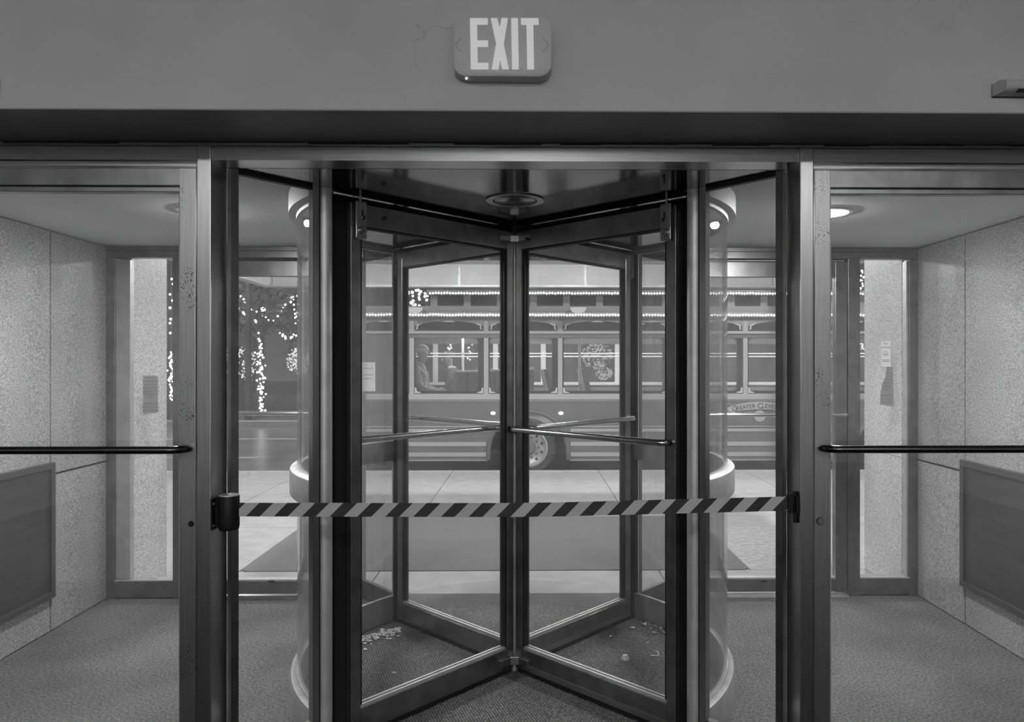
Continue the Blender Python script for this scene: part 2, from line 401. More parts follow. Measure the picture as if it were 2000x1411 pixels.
t = thing('pendant_lamp', (-.05, -5.2, 3.4), 'round glowing pendant lamp hanging deep in the lobby', 'light')
MB().ball((-.05, -5.2, 2.9), .25, 0, 24, 16).build('globe', emit('pendant globe', L_LOBBY*4.5), t, smooth=True)
MB().tube([(-.05, -5.2, 3.14), (-.05, -5.2, 3.4)], .012, 8).build('stem', DARKST, t)
MB().lathe([(0, 0), (.07, 0), (.06, -.03), (0, -.035)], (-.05, -5.2, 3.4), 16).build('canopy_cap', DARKST, t, smooth=True)

# recessed downlights of the vestibule
LAMP_V = emit('downlight lamp', L_VEST)
for sx, lab in ((-1, 'round recessed ceiling downlight beside the left granite wall'), (1, 'round recessed ceiling downlight beside the right granite wall')):
    cx, cy = X0 + (1.535 if sx > 0 else -1.513), 3.5
    t = thing('recessed_downlight', (cx, cy, Z_CEIL), lab.replace('left granite wall', 'granite wall with the scuffed panel').replace('right granite wall', 'granite wall with the smooth panel'), 'light', 'vestibule downlights')
    MB().lathe([(.118, 0), (.118, -.006), (.098, -.008), (.098, 0)], (cx, cy, Z_CEIL - .0005), 32).build('trim_ring', CEIL, t, smooth=True)
    MB().lathe([(0, -.018), (.05, -.016), (.085, -.009), (.097, -.001), (.097, 0)], (cx, cy, Z_CEIL - .001), 32).build('lamp', LAMP_V, t)
    ld = bpy.data.lights.new('downlight_beam', 'AREA'); ld.shape = 'DISK'; ld.size = .18; ld.energy = 5; ld.spread = 2.1
    lo_ = bpy.data.objects.new('downlight_beam', ld); COL.objects.link(lo_); lo_.parent = t; lo_.location = (0, 0, -.024)

# ---------------------------------------------------------------- near door frame: header and mullions
hd = MB(); ZT = 2.2025
hd.box(-2.64, 2.48, Y_HEAD, 2.43, Z_SOF + .001, ZT - .0015, 0)
hd = hd.build('trim_1', ALU_H); tag(hd, 'long brushed aluminium header above the revolving door', 'door frame', kind='structure')
for a, b in ((-2.64, PX(985, Y_HEAD) - .001), (PX(985, Y_HEAD) + .001, 2.48)):
    MB().box(a, b, Y_HEAD, 2.42, ZT + .0015, Z_BULK - .004).build('cover_strip', ALU_H, hd)
MB().box(-2.64, 2.48, Y_HEAD + .008, 2.41, ZT - .002, ZT + .002).build('groove', JOINT, hd)
ML = (PX(383, 2.315), PX(412, 2.315)); MR = (PX(1563, 2.315), PX(1590, 2.315))
for nm, (a, b), lab in (('trim_2', ML, 'brushed aluminium mullion holding the black belt cassette'), ('trim_3', MR, 'brushed aluminium mullion holding the belt clip')):
    o = MB().box(a, b, 2.315, 2.44, 0, 2.199).build(nm, ALU, bevel=.004); tag(o, lab, 'door frame', kind='structure')

def tubebar(pts, r, name, m, parent, local=False):
    return MB().tube(pts, r, 14).build(name, m, parent, smooth=True, local=local)
def rounded_bar(x0, x1, yw, yo, z, n=6, rad=.045):
    """bar standing off a door at yo, its ends bent back to the door at yw"""
    pts = [(x0, yw, z)]; s = 1 if x1 > x0 else -1; d = 1 if yo > yw else -1
    for k in range(n + 1):
        t = PI/2 * k / n; pts.append((x0 + s*rad*(1 - math.cos(t)), yo - d*rad*(1 - math.sin(t)), z))
    for k in range(n + 1):
        t = PI/2 * (1 - k / n); pts.append((x1 - s*rad*(1 - math.cos(t)), yo - d*rad*(1 - math.sin(t)), z))
    pts.append((x1, yw, z)); return pts

def near_door(name, side, label):
    """glazed swing door beside the revolving door; side -1 left, +1 right"""
    xi = PX(382, Y_HEAD) if side < 0 else PX(1591.5, Y_HEAD)       # stile edge at the mullion
    xs = PX(350, Y_HEAD) if side < 0 else PX(1622, Y_HEAD)         # stile edge at the glass
    xo = xi + side * 1.02
    lo, hi = min(xi, xo), max(xi, xo)
    root = thing(name, ((lo+hi)/2, Y_HEAD + .03, 0), label, 'door', kind='structure')
    def B(n, a, b, y0, y1, z0, z1, mt=ALU, bev=.002, lab=None): return bx(n, min(a, b), max(a, b), y0, y1, z0, z1, mt, root, bev, lab)
    B('stile', xi, xs, Y_HEAD, Y_HEAD + .05, .01, 2.132, ALU_W)
    B('stile', xo - side*.055, xo, Y_HEAD, Y_HEAD + .05, .01, 2.132)
    B('top_rail', xs, xo - side*.055, Y_HEAD + .004, Y_HEAD + .05, 2.075, 2.132, ALU_D)
    B('glazing_stop', xs, xo - side*.055, Y_HEAD + .012, Y_HEAD + .046, 2.056, 2.073, ALU_D)
    B('glazing_stop', xs, xs + side*.008, Y_HEAD + .012, Y_HEAD + .046, .17, 2.056, ALU_L)
    B('bottom_rail', xs, xo - side*.055, Y_HEAD + .002, Y_HEAD + .05, .01, .17)
    B('pane', xs, xo - side*.055, Y_HEAD + .026, Y_HEAD + .032, .16, 2.06, GLASS, 0)
    z = PZ(200 if side < 0 else 1800, 880 if side < 0 else 878, Y_HEAD - .055)
    tubebar(rounded_bar((xi+xs)/2 + side*-.004, xo - side*.03, Y_HEAD, Y_HEAD - .055, z), .0125, 'push_bar', DARKST, root)
    if side < 0:
        c = P(373, 1024, Y_HEAD)
        MB().lathe([(0, -.003), (.008, -.003), (.01, 0)], c, 16, axis='y').build('screw', DARKST, root, smooth=True)
    else:
        c = P(1602, 1018, Y_HEAD)
        MB().lathe([(0, -.006), (.0105, -.006), (.0125, -.003), (.0135, 0)], c, 24, axis='y').build('lock_cylinder', ALU, root, smooth=True)
    return xo
xoL = near_door('door_1', -1, 'glazed aluminium swing door with worn upper stile beside the belt cassette')
xoR = near_door('door_2', 1, 'glazed aluminium swing door with round lock cylinder beside the belt clip')
for nm, a, b, lab in (('trim_4', xoL - .003, XL0 - .0, 'aluminium transom strip over the door by the belt cassette'), ('trim_5', xoR + .003, XR0, 'aluminium transom strip over the door with the round lock')):
    i = ML[0] if nm == 'trim_4' else MR[1]
    o = MB().box(min(i, b), max(i, b), Y_HEAD + .006, 2.41, 2.139, Z_SOF - .003).build(nm, ALU_H); tag(o, lab, 'door frame', kind='structure')
    bx('jamb', min(a, b), max(a, b), Y_HEAD, 2.43, 0, 2.139, ALU, o)

# ---------------------------------------------------------------- far glazed wall
STEEL_B = mat('bright steel bar', .8, .22, 1.)
def far_side(side, n0, label_d, label_w, label_t):
    xw = XLw(Y_FAR) if side < 0 else XRw(Y_FAR)
    if side < 0: xg0, xg1, xj0, xj1 = PX(252, Y_FAR), PX(337, Y_FAR), PX(337, Y_FAR), PX(362, Y_FAR)
    else: xg0, xg1, xj0, xj1 = PX(1772, Y_FAR), PX(1680, Y_FAR), PX(1680, Y_FAR), PX(1656, Y_FAR)
    ya, yb = Y_FAR, Y_FAR + .07
    xc = X0 + side * .985                                          # edge of the revolving door's outer post
    # sidelight window
    w_ = thing('window_%d' % n0, ((xg0+xg1)/2, ya + .035, 0), label_w, 'window', kind='structure')
    def B(root, n, a, b, y0, y1, z0, z1, mt=ALU_D, bev=.002, lab=None): return bx(n, min(a, b), max(a, b), y0, y1, z0, z1, mt, root, bev, lab)
    B(w_, 'jamb', xw, xw - side*.055, ya, yb, 0, 2.167)
    B(w_, 'jamb', xj0, xj0 - side*.03, ya, yb, 0, 2.167)
    B(w_, 'glazing_stop', xw - side*.055, xg0, ya + .012, yb - .01, .125, 2.155, ALU_L)
    B(w_, 'bottom_rail', xw - side*.055, xj0, ya, yb, .012, .112)
    B(w_, 'sill', xw - side*.055, xj0, ya - .004, yb, .113, .122, ALU_L)
    B(w_, 'base_strip', xw, xj0, ya + .01, yb, 0, .011, JOINT, 0)
    B(w_, 'pane', xg0 + side*.03, xg1, ya + .03, ya + .036, .122, 2.16, GLASS_F, 0)
    # door
    d_ = thing('door_%d' % (n0 + 2), ((xj1 + xc)/2, ya + .035, 0), label_d, 'door', kind='structure')
    xd0, xd1 = xj1 + side*-.003, xc + side*.024
    B(d_, 'stile', xd0, xd0 - side*.074, ya + .005, yb - .01, .025, 2.148)
    B(d_, 'stile', xd1, xd1 + side*.05, ya + .005, yb - .01, .025, 2.148)
    B(d_, 'top_rail', xd0 - side*.074, xd1 + side*.05, ya + .007, yb - .01, 2.052, 2.148)
    B(d_, 'bottom_rail', xd0 - side*.074, xd1 + side*.05, ya + .007, yb - .01, .028, .108)
    B(d_, 'glazing_stop', xd0 - side*.074, xd1 + side*.05, ya + .004, yb - .014, .109, .122, ALU_L)
    B(d_, 'pane', xd0 - side*.068, xd1 + side*.045, ya + .028, ya + .034, .105, 2.06, GLASS_F, 0)
    z = PZ(1480 if side > 0 else 520, 811 if side > 0 else 808, ya - .05)
    tubebar(rounded_bar(xd0 - side*.02, xd1 + side*.03, ya + .006, ya - .05, z, rad=.03), .0125, 'push_bar', STEEL_B, d_)
    bc = P(1493 if side > 0 else 529, 1137, ya)
    MB().prism([(bc.x + .022*math.cos(t), bc.z + .007*math.sin(t)) for t in [2*PI*k/20 for k in range(20)]], ya + .0035, ya + .007, 'y').build('badge', DARKST, d_)
    B(d_, 'threshold', xd0, xd1, ya - .03, yb + .01, 0.0, .012, ALU_L if side > 0 else ALU_D)
    # jamb between door and window, head over both
    t_ = MB().box(min(xj0 - side*.03, xj1), max(xj0 - side*.03, xj1), ya - .006, yb, 0, 2.167).build('trim_%d' % (n0 + 5), ALU_D, bevel=.002); tag(t_, label_t, 'door frame', kind='structure')
    B(t_, 'head', xw, xc, ya, yb, 2.168, Z_CEIL - .001)
    B(t_, 'head_groove', xw, xc, ya - .002, ya + .001, Z_CEIL - .03, Z_CEIL - .026, JOINT, 0)
    B(t_, 'door_gap', xj1, xc, ya + .03, yb - .01, 2.149, 2.168, JOINT, 0)
    if side > 0: B(t_, 'closer_arm', xj1 - .02, xc + .05, ya + .0, ya + .012, 2.152, 2.158, ALU_L, 0)
far_side(-1, 1, 'outer glazed door beside the sidelight with the whole notice', 'narrow sidelight window with a whole notice on its pane', 'aluminium jamb beside the sidelight with the whole notice')
far_side(1, 2, 'outer glazed door beside the sidelight with the torn notice', 'narrow sidelight window with a no smoking sign and torn notice', 'aluminium jamb beside the sidelight with the torn notice')
o = MB().box(-2.9, 2.8, Y_FAR + .0, Y_FAR + .09, Z_CEIL, 3.2).build('wall_outer', GRAN_O); tag(o, 'outer wall above the glazed doors', 'wall', kind='structure')

# ---------------------------------------------------------------- enclosure of the revolving door
ALU_B = mat('satin aluminium', .5, .6, .5)
R_G, R_O, R_P, T_P = 1.0, 1.036, 1.045, math.radians(42)
enc = thing('revolving_door_enclosure', (AX, AY, 0), 'round metal and curved glass enclosure of the revolving door', 'door enclosure')
def pol(r, t): return (AX + r*math.sin(t), AY - r*math.cos(t))
def arc_plate(r0, r1, t0, t1, z0, z1, n=36):
    pts = [pol(r1, t0 + (t1-t0)*k/n) for k in range(n+1)] + [pol(r0, t1 - (t1-t0)*k/n) for k in range(n+1)]
    return MB().prism(pts, z0, z1)
def arc_prof(prof, t0, t1, n=40):
    return MB().lathe(prof + prof[:1], (AX, AY, 0), n, a0=t0 - PI/2, a1=t1 - PI/2)
for s in (-1, 1):
    t0, t1 = (math.radians(44), math.radians(136)) if s > 0 else (math.radians(-136), math.radians(-44))
    for z0, z1 in ((.13, .935), (1.035, 2.16)):
        arc_plate(R_G - .004, R_G + .004, t0, t1, z0, z1).build('curved_pane', GLASS_C, enc, smooth=True)
    arc_prof([(R_G - .012, .003), (R_O, .003), (R_O, .118), (R_O - .006, .131), (R_G + .012, .138), (R_G + .006, .146), (R_G - .012, .146)], t0, t1).build('base_band', ALU_L, enc, smooth=True)
    arc_prof([(R_G - .014, .932), (R_O, .932), (R_O, 1.03), (R_O - .003, 1.036), (R_G + .012, 1.04), (R_G + .006, 1.046), (R_G - .014, 1.046)], t0, t1).build('middle_band', ALU_L, enc, smooth=True)
    arc_prof([(R_G - .012, 2.135), (R_G + .006, 2.135), (R_G + .008, 2.15), (R_O + .004, 2.156), (R_O + .004, Z_CEIL - .002), (R_G - .012, Z_CEIL - .002)], t0, t1).build('top_band', ALU_B, enc, smooth=True)
    for rear in (0, 1):
        t = s * (T_P if not rear else PI - T_P)
        c = pol(R_P, t)
        MB().tube([(c[0], c[1], .002), (c[0], c[1], Z_SOF)], .027, 20).build('jamb_post', ALU_L, enc, smooth=True)
        # black seal strip the wing brushes against
        e = pol(R_G - .004, t + s*(.03 if not rear else -.03)); d = pol(R_G + .02, t + s*(.03 if not rear else -.03))
        v = Vector((d[0]-e[0], d[1]-e[1], 0)).normalized(); nrm = Vector((-v.y, v.x, 0))
        q = [Vector((e[0], e[1], 0)) + nrm*.012, Vector((e[0], e[1], 0)) - nrm*.012, Vector((d[0], d[1], 0)) - nrm*.012, Vector((d[0], d[1], 0)) + nrm*.012]
        MB().prism([(p.x, p.y) for p in q], .003, Z_SOF).build('seal_strip', FELT, enc)
        # splayed glazed panel between frame and post
        ay = 2.452 if not rear else Y_FAR + .01
        A = Vector(((ML[1] + .013) if s < 0 else (MR[0] - .013), ay)) if not rear else Vector((X0 + s*.99, ay))
        Bp = Vector(c); dv = (Bp - A).normalized(); Ln = (Bp - A).length - .03; nv = Vector((-dv.y, dv.x))
        def seg(a, b, h):
            return [tuple(A + dv*a + nv*h), tuple(A + dv*a - nv*h), tuple(A + dv*b - nv*h), tuple(A + dv*b + nv*h)]
        MB().prism(seg(-.012, .014, .014), .003, Z_SOF).build('splay_stile', ALU_D if not rear else ALU_L, enc)
        MB().prism(seg(Ln - .03, Ln - .004, .014), .003, Z_SOF).build('splay_stile', ALU, enc)
        MB().prism(seg(Ln - .004, Ln + .004, .010), .003, Z_SOF).build('splay_gasket', BLACK, enc)
        MB().prism(seg(.014, Ln - .03, .014), .003, .168 if not rear else .12).build('splay_bottom_rail', ALU_D, enc)
        MB().prism(seg(.014, Ln - .03, .012), 2.143, Z_SOF).build('splay_top_rail', BLACK, enc)
        MB().prism(seg(.012, Ln - .028, .003), .11, 2.15).build('splay_pane', GLASS, enc)
# soffit: disc plus the splayed throats
xl, xr = ML[1], MR[0]
pf = [(xl, 2.432), (xr, 2.432), pol(R_P, T_P), pol(R_P, -T_P)]
m = MB(); m.prism(pf, Z_SOF, Z_CEIL - .004); m.build('throat_soffit', SOFFIT, enc)
pr = [pol(R_P, PI + T_P), pol(R_P, PI - T_P), (X0 + .99, Y_FAR + .02), (X0 - .99, Y_FAR + .02)]
MB().prism(pr, Z_SOF, Z_CEIL - .004).build('throat_soffit', SOFFIT, enc)
MB().prism([pol(1.012, 2*PI*k/72) for k in range(72)], Z_SOF + .0025, Z_CEIL - .006).build('drum_soffit', SOFFIT, enc)
dc = P(1006, 392, 2.897)
MB().lathe([(.118, 0), (.118, -.0035), (.09, -.0035), (.09, 0)], (dc.x, dc.y, Z_SOF + .001), 40).build('disc_ring', mat('disc ring metal', .3, .3, 1.), enc, smooth=True)
MB().lathe([(0, -.006), (.08, -.0058), (.084, -.004), (.086, 0)], (dc.x, dc.y, Z_SOF + .001), 40).build('disc_cover', mat('dark disc metal', .16, .25, 1.), enc, smooth=True)

# ---------------------------------------------------------------- the turning wings
rd = thing('revolving_door_rotor', (AX, AY, 0), 'four-winged revolving door with push bars and bolt locks', 'revolving door')
ZG0, ZG1 = .132, 2.044
def wing(ang, near):
    m = MB(); h = .0225
    m.box(.031, .072, -h, h, .034, 2.129)                       # inner stile
    m.box(.882, .927, -h, h, .034, 2.129)                      # outer stile
    m.box(.072, .882, -h, h, ZG1, 2.129); m.box(.072, .882, -h, h, .034, ZG0)
    w_ = m.build('wing', ALU_D, rd, local=True, bevel=.0025); w_.rotation_euler = (0, 0, ang)
    def sub(name, mb, mt, smooth=False, bev=0): return mb.build(name, mt, w_, smooth=smooth, local=True, bevel=bev)
    sub('pane', MB().box(.068, .886, -.003, .003, ZG0 - .004, ZG1 + .004), GLASS)
    for y in (-1, 1):
        a, b = sorted((y*.005, y*.016))
        sub('glazing_bead', MB().box(.078, .882, a, b, ZG0, ZG0 + .012), ALU_L)
        sub('glazing_gasket', MB().box(.072, .084, a, b, ZG0 + .012, ZG1), BLACK)
        sub('glazing_gasket', MB().box(.872, .882, a, b, ZG0 + .012, ZG1), BLACK)
        sub('glazing_gasket', MB().box(.084, .872, a, b, ZG1 - .008, ZG1), BLACK)
    sub('side_seal', MB().box(.927, .988, -.006, .006, .02, 2.14), FELT)
    sub('seal_holder', MB().box(.927, .938, -.014, .014, .034, 2.129), BLACK)
    sub('top_seal', MB().box(.03, .985, -.006, .006, 2.129, 2.154), FELT)
    bs = MB(); x = .03
    while x < .985:                                            # brush with a ragged lower edge
        bs.box(x, x + .0085, -.009, .009, .006 + random.uniform(-.002, .004), .035); x += .0085
    sub('bottom_brush', bs, FELT)
    sub('kick_strip', MB().box(.05, .925, -.0255, -.0225, .036, .062), ALU)
    z = 1.183; r = .0135
    sub('push_bar', MB().tube(rounded_bar(.045, .905, -.02, -.075, z, rad=.035), r, 14), STEEL, True)
    if near:
        f = 1 if near == 'L' else -1
        def yb(a, b): return tuple(sorted((f*a, f*b)))
        a, b = yb(.0225, .052)
        sub('lock_body', MB().box(.872, .922, a, b, 1.985, 2.132), ALU, bev=.004)
        a, b = yb(.052, .0528)
        sub('lock_slot', MB().prism(rrect(.889, .897, 2.058, 2.10, .0038), a, b, 'y'), BLACK)
        sub('lock_knob', MB().prism(rrect(.886, .896, 2.06, 2.075, .003), min(f*.052, f*.06), max(f*.052, f*.06), 'y'), DARKST)
        sub('lock_cylinder', MB().lathe([(0, f*.062), (.0145, f*.062), (.017, f*.059), (.017, f*.052)], (.893, 0, 2.018), 24, axis='y'), STEEL, True)
        a, b = yb(.062, .0626)
        sub('keyhole', MB().box(.8915, .8945, a, b, 2.006, 2.022), BLACK)
        sub('lock_bolt', MB().tube([(.893, f*.036, 2.13), (.893, f*.036, Z_SOF + .001)], .0055, 10), ALU_D, True)
        q = .78 if near == 'L' else .12
        sub('pin', MB().tube([(q, f*.022, 2.085), (q, f*.045, 2.085)], .006, 10), DARKST, True)
    return w_
D = .0213
wing(math.radians(225) + D, 'L'); wing(math.radians(315) + D, 'R'); wing(math.radians(45) + D, None); wing(math.radians(135) + D, None)
MB().tube([(AX, AY, 0.002), (AX, AY, 2.09)], .013, 16).build('centre_shaft', ALU_L, rd, smooth=True)
MB().tube([(AX, AY, 2.09), (AX, AY, Z_SOF + .002)], .03, 16).build('bearing', BLACK, rd, smooth=True)
for z0, z1 in ((2.078, 2.108), (.055, .092)):
    hb = MB()
    for k in range(4):
        M = Matrix.Translation((AX, AY, 0)) @ Matrix.Rotation(math.radians(45 + 90*k) + D, 4, 'Z')
        hb.box(.0, .125, .024, .034, z0 + .004, z1 - .002, 0, M); hb.box(.0, .125, -.034, -.024, z0 + .004, z1 - .002, 0, M)
        M2 = Matrix.Translation((AX, AY, 0)) @ Matrix.Rotation(math.radians(90*k) + D, 4, 'Z')
        hb.prism([(.03, -.03), (.068, -.019), (.068, .019), (.03, .03)], z0, z1, 'z', 0, M2)
    hb.build('hub_clamp', ALU, rd, bevel=.001)

# ---------------------------------------------------------------- panels on the granite walls
def wall_panel(side, label):
    X = XLw if side < 0 else XRw; s = -side
    y1 = 4.03 if side < 0 else 4.075; y0 = 2.47
    z1 = PZ(115, 903, y1) if side < 0 else PZ(1888, 898, y1); z0 = PZ(115, 1166, y1) if side < 0 else PZ(1888, 1144, y1)
    c = ((X((y0+y1)/2)), (y0+y1)/2, z0)
    t = thing('wall_panel', c, label, 'panel', 'dark panels on the granite walls', 'thing')
    def plate(n, ya, yb, za, zb, d0, d1, mt, bev=.002):
        return MB().prism([(X(ya) + s*d0, ya), (X(yb) + s*d0, yb), (X(yb) + s*d1, yb), (X(ya) + s*d1, ya)], za, zb).build(n, mt, t, bevel=bev)
    plate('board', y0 + .035, y1 - .035, z0 + .035, z1 - .035, .0, .018, BOARD)
    plate('frame_rail', y0, y1, z1 - .035, z1, 0, .03, BOARD_F); plate('frame_rail', y0, y1, z0, z0 + .035, 0, .03, BOARD_F)
    plate('frame_stile', y0, y0 + .035, z0 + .035, z1 - .035, 0, .03, BOARD_F); plate('frame_stile', y1 - .035, y1, z0 + .035, z1 - .035, 0, .03, BOARD_F)
wall_panel(-1, 'dark framed panel fixed low on the granite wall near the whole notice')
wall_panel(1, 'dark framed panel fixed low on the granite wall near the torn notice')

# ---------------------------------------------------------------- exit sign, sensors
PLATE = mat('sign plastic', .55, .42, nscale=6, namt=.03); LETTER = mat('sign letters', .85, .5); LETTER.node_tree.nodes['Principled BSDF'].inputs['Emission Color'].default_value = g(1); LETTER.node_tree.nodes['Principled BSDF'].inputs['Emission Strength'].default_value = .2   # backlit
ys = Y_BULK - .052
es = thing('exit_sign', (P(981, 90, Y_BULK).x, Y_BULK, PZ(981, 158, ys + .03)), 'grey rounded plastic exit sign on the bulkhead wall', 'exit sign')
a, b = P(885, 147, ys), P(1077.5, 30.5, ys)
prev = None
body = MB(); r_ = .036
o1 = rrect(a.x, b.x, a.z, b.z, r_, 8); o0 = rrect(a.x + .006, b.x - .006, a.z + .006, b.z - .006, r_ - .006, 8)
n = len(o1); vs = [(p[0], ys, p[1]) for p in o0] + [(p[0], ys + .005, p[1]) for p in o1] + [(p[0], Y_BULK - .004, p[1]) for p in o1]
fs = [tuple(range(n))] + [(i, (i+1) % n, n + (i+1) % n, n + i) for i in range(n)] + [(n + i, n + (i+1) % n, 2*n + (i+1) % n, 2*n + i) for i in range(n)] + [tuple(range(2*n, 3*n))]
body.add(vs, fs).build('housing', PLATE, es, smooth=True)
MB().prism(rrect(a.x + .004, b.x - .004, a.z + .004, b.z - .004, r_ - .004, 8), Y_BULK - .005, Y_BULK, 'y').build('back_plate', BLKPL, es)
def poly(pts, name='letter'):
    q = [P(x, y, ys) for x, y in pts]
    MB().prism([(p.x, p.z) for p in q], ys - .0012, ys + .0005, 'y').build(name, LETTER, es)
def sh(y): return (y - 35.7) / 100.3 * 1.8                  # the sign hangs a little out of true
def L_(pts): return [(x + sh(y), y) for x, y in pts]
poly(L_([(917.8,35.7),(952.5,35.7),(952.5,48.5),(931.5,48.5),(931.5,79.3),(952.5,79.3),(952.5,92),(931.5,92),(931.5,123),(952.5,123),(952.5,136),(917.8,136)]))
poly(L_([(958.5,35.7),(971.3,35.7),(975.5,54.5),(979.5,35.7),(992,35.7),(983,86),(992,136),(979.3,136),(975.5,117),(971.5,136),(958.5,136),(968,86)]))
poly(L_([(998.3,35.7),(1011.5,35.7),(1011.5,136),(998.3,136)]))
poly(L_([(1017.5,35.7),(1051.8,35.7),(1051.8,48.8),(1041.3,48.8),(1041.3,136),(1028,136),(1028,48.8),(1017.5,48.8)]))
CHEV = mat('knockout chevron', .33, .5)
for xs_, d in ((897, -1), (1064, 1)):
    for e in (-1, 1):
        q = [P(xs_ + d*8, 88, ys), P(xs_ - d*4, 88 + e*14, ys)]
        MB().tube([(q[0].x, ys - .0002, q[0].z), (q[1].x, ys - .0002, q[1].z)], .0009, 6).build('chevron', CHEV, es)
pl = P(911, 153, ys + .02)
MB().ball((pl.x, ys + .02, a.z - .0005), .003).build('indicator_lamp', emit('indicator', 6, False), es)
def sensor(x0, x1, label):
    c = P(1936, 174, Y_BULK); z0, z1 = PZ(1936, 190, Y_BULK), PZ(1936, 163, Y_BULK)
    t = thing('motion_sensor', ((x0+x1)/2, Y_BULK, z0), label, 'sensor', 'door sensors')
    prof = [(0, 0), (-.03, 0.004)] + [(-.03 - .012*math.sin(u), .022 - .016*math.cos(u)) for u in [PI*k/8*.75 + .4 for k in range(8)]] + [(-.02, z1 - z0), (0, z1 - z0 - .006)]
    m = MB(); n = len(prof)
    vs = [(x0 + (abs(p[0])*.35), Y_BULK - .004 + p[0], z0 + p[1]) for p in prof] + [(x1 - (abs(p[0])*.35), Y_BULK - .004 + p[0], z0 + p[1]) for p in prof]
    m.add(vs, [tuple(range(n)), tuple(range(n, 2*n))] + [(i, (i+1) % n, n + (i+1) % n, n + i) for i in range(n)]).build('housing', mat('sensor plastic', .42, .4), t, smooth=True)
    MB().box(x0 + .002, x1 - .002, Y_BULK - .004, Y_BULK, z0 - .002, z1 - .003).build('back_plate', BLKPL, t)
    MB().box((x0+x1)/2 - .035, (x0+x1)/2 + .035, Y_BULK - .0415, Y_BULK - .03, z0 + .002, z0 + .012).build('lens_slot', BLKPL, t)
xs0 = PX(1936, Y_BULK - .02) + .013; sensor(xs0, xs0 + .17, 'grey motion sensor box on the bulkhead over the door with the round lock')
xs1 = PX(1, Y_BULK - .02) - .014; sensor(xs1 - .17, xs1, 'grey motion sensor box on the bulkhead over the door by the belt cassette')

# ---------------------------------------------------------------- belt barrier
bb = thing('belt_barrier', (ML[1], 2.36, PZ(440, 1035, 2.33)), 'black retractable belt cassette with striped belt pulled across', 'belt barrier')
yb_ = 2.345
cc = P(447, 1000, yb_); zt, zb = PZ(447, 968, yb_), PZ(447, 1034, yb_)
rr = (PX(467, yb_) - PX(427, yb_)) / 2
MB().lathe([(0, zb), (rr - .003, zb), (rr - .001, zb + .006), (rr, zb + .012), (rr, zt - .004), (rr - .002, zt)], (cc.x, yb_, 0), 28).build('cassette', BLKPL, bb, smooth=True)
MB().lathe([(rr - .002, zt - .001), (rr - .003, zt + .003), (0, zt + .004)], (cc.x, yb_, 0), 28).build('cap', ALU_L, bb, smooth=True)
MB().box(ML[1], ML[1] + .006, yb_ - .035, yb_ + .035, zb + .003, zt - .006).build('mount_plate', BLKPL, bb, bevel=.001)
MB().box(ML[1] + .006, cc.x - rr*.5, yb_ - .012, yb_ + .012, zb + .008, zt - .012).build('mount_arm', BLKPL, bb)
for dz in (.02, .09):
    MB().lathe([(0, 0), (.004, 0), (.004, -.003), (0, -.003)], (ML[1] + .012, yb_ - .035, zb + dz), 10, axis='y').build('screw', STEEL, bb)
x_end = PX(1538, yb_ + .0)
BELT = stripes('hazard belt print', .0905, .014, .42, 1.0)
pts = [(466, 982.5, 1009), (600, 982.7, 1009.6), (800, 983, 1010), (1000, 983, 1010.4), (1100, 981.5, 1009), (1200, 979, 1006.6), (1350, 975, 1002.8), (1538, 970.3, 998)]
me = bpy.data.meshes.new('belt'); vs = []; uv = []; fs = []
off = wloc(bb); th = .0008
row = []
for px_, ya, yb2 in pts:
    A_, B_ = P(px_, ya, yb_), P(px_, yb2, yb_)
    row.append((A_, B_))
n = len(row)
for yy in (-th, th):
    for A_, B_ in row:
        vs += [tuple(A_ + Vector((0, yy, 0)) - off), tuple(B_ + Vector((0, yy, 0)) - off)]
        uv += [(A_.x, A_.z - B_.z), (A_.x, 0)]
for i in range(n - 1):
    a_ = 2*i; fs.append((a_ + 1, a_ + 3, a_ + 2, a_)); c_ = 2*n + 2*i; fs.append((c_, c_ + 2, c_ + 3, c_ + 1))
    fs.append((a_, a_ + 2, c_ + 2, c_)); fs.append((a_ + 1, c_ + 1, c_ + 3, a_ + 3))
me.from_pydata(vs, [], fs); ul = me.uv_layers.new(name='UVMap')
x00 = PX(480, yb_)                                           # lower left corner of the first dark stripe
for lp in me.loops: u_, v_ = uv[lp.vertex_index]; ul.data[lp.index].uv = (u_ - x00, v_)
me.materials.append(BELT); bo = bpy.data.objects.new('belt', me); COL.objects.link(bo); bo.parent = bb
z0, z1 = PZ(1545, 1001, yb_), PZ(1545, 967, yb_); x0_, x1_ = PX(1538, yb_), PX(1549, yb_)
MB().box(x0_, x1_, yb_ - .008, yb_ + .008, z0, z1).build('belt_end', BLKPL, bb, bevel=.001)
br = thing('belt_clip', (MR[0], 2.36, z0 - .04), 'small black belt clip screwed to the mullion side', 'belt clip')
z0, z1 = PZ(1552, 1021, yb_), PZ(1552, 960, yb_)
MB().tube([(x1_ + .007, yb_, z0), (x1_ + .007, yb_, z1)], .0068, 14).build('clip_post', BLKPL, br, smooth=True)
MB().box(x1_ + .004, MR[0], yb_ - .02, yb_ + .028, PZ(1552, 1001, yb_), PZ(1552, 968, yb_)).build('clip_plate', BLKPL, br, bevel=.001)

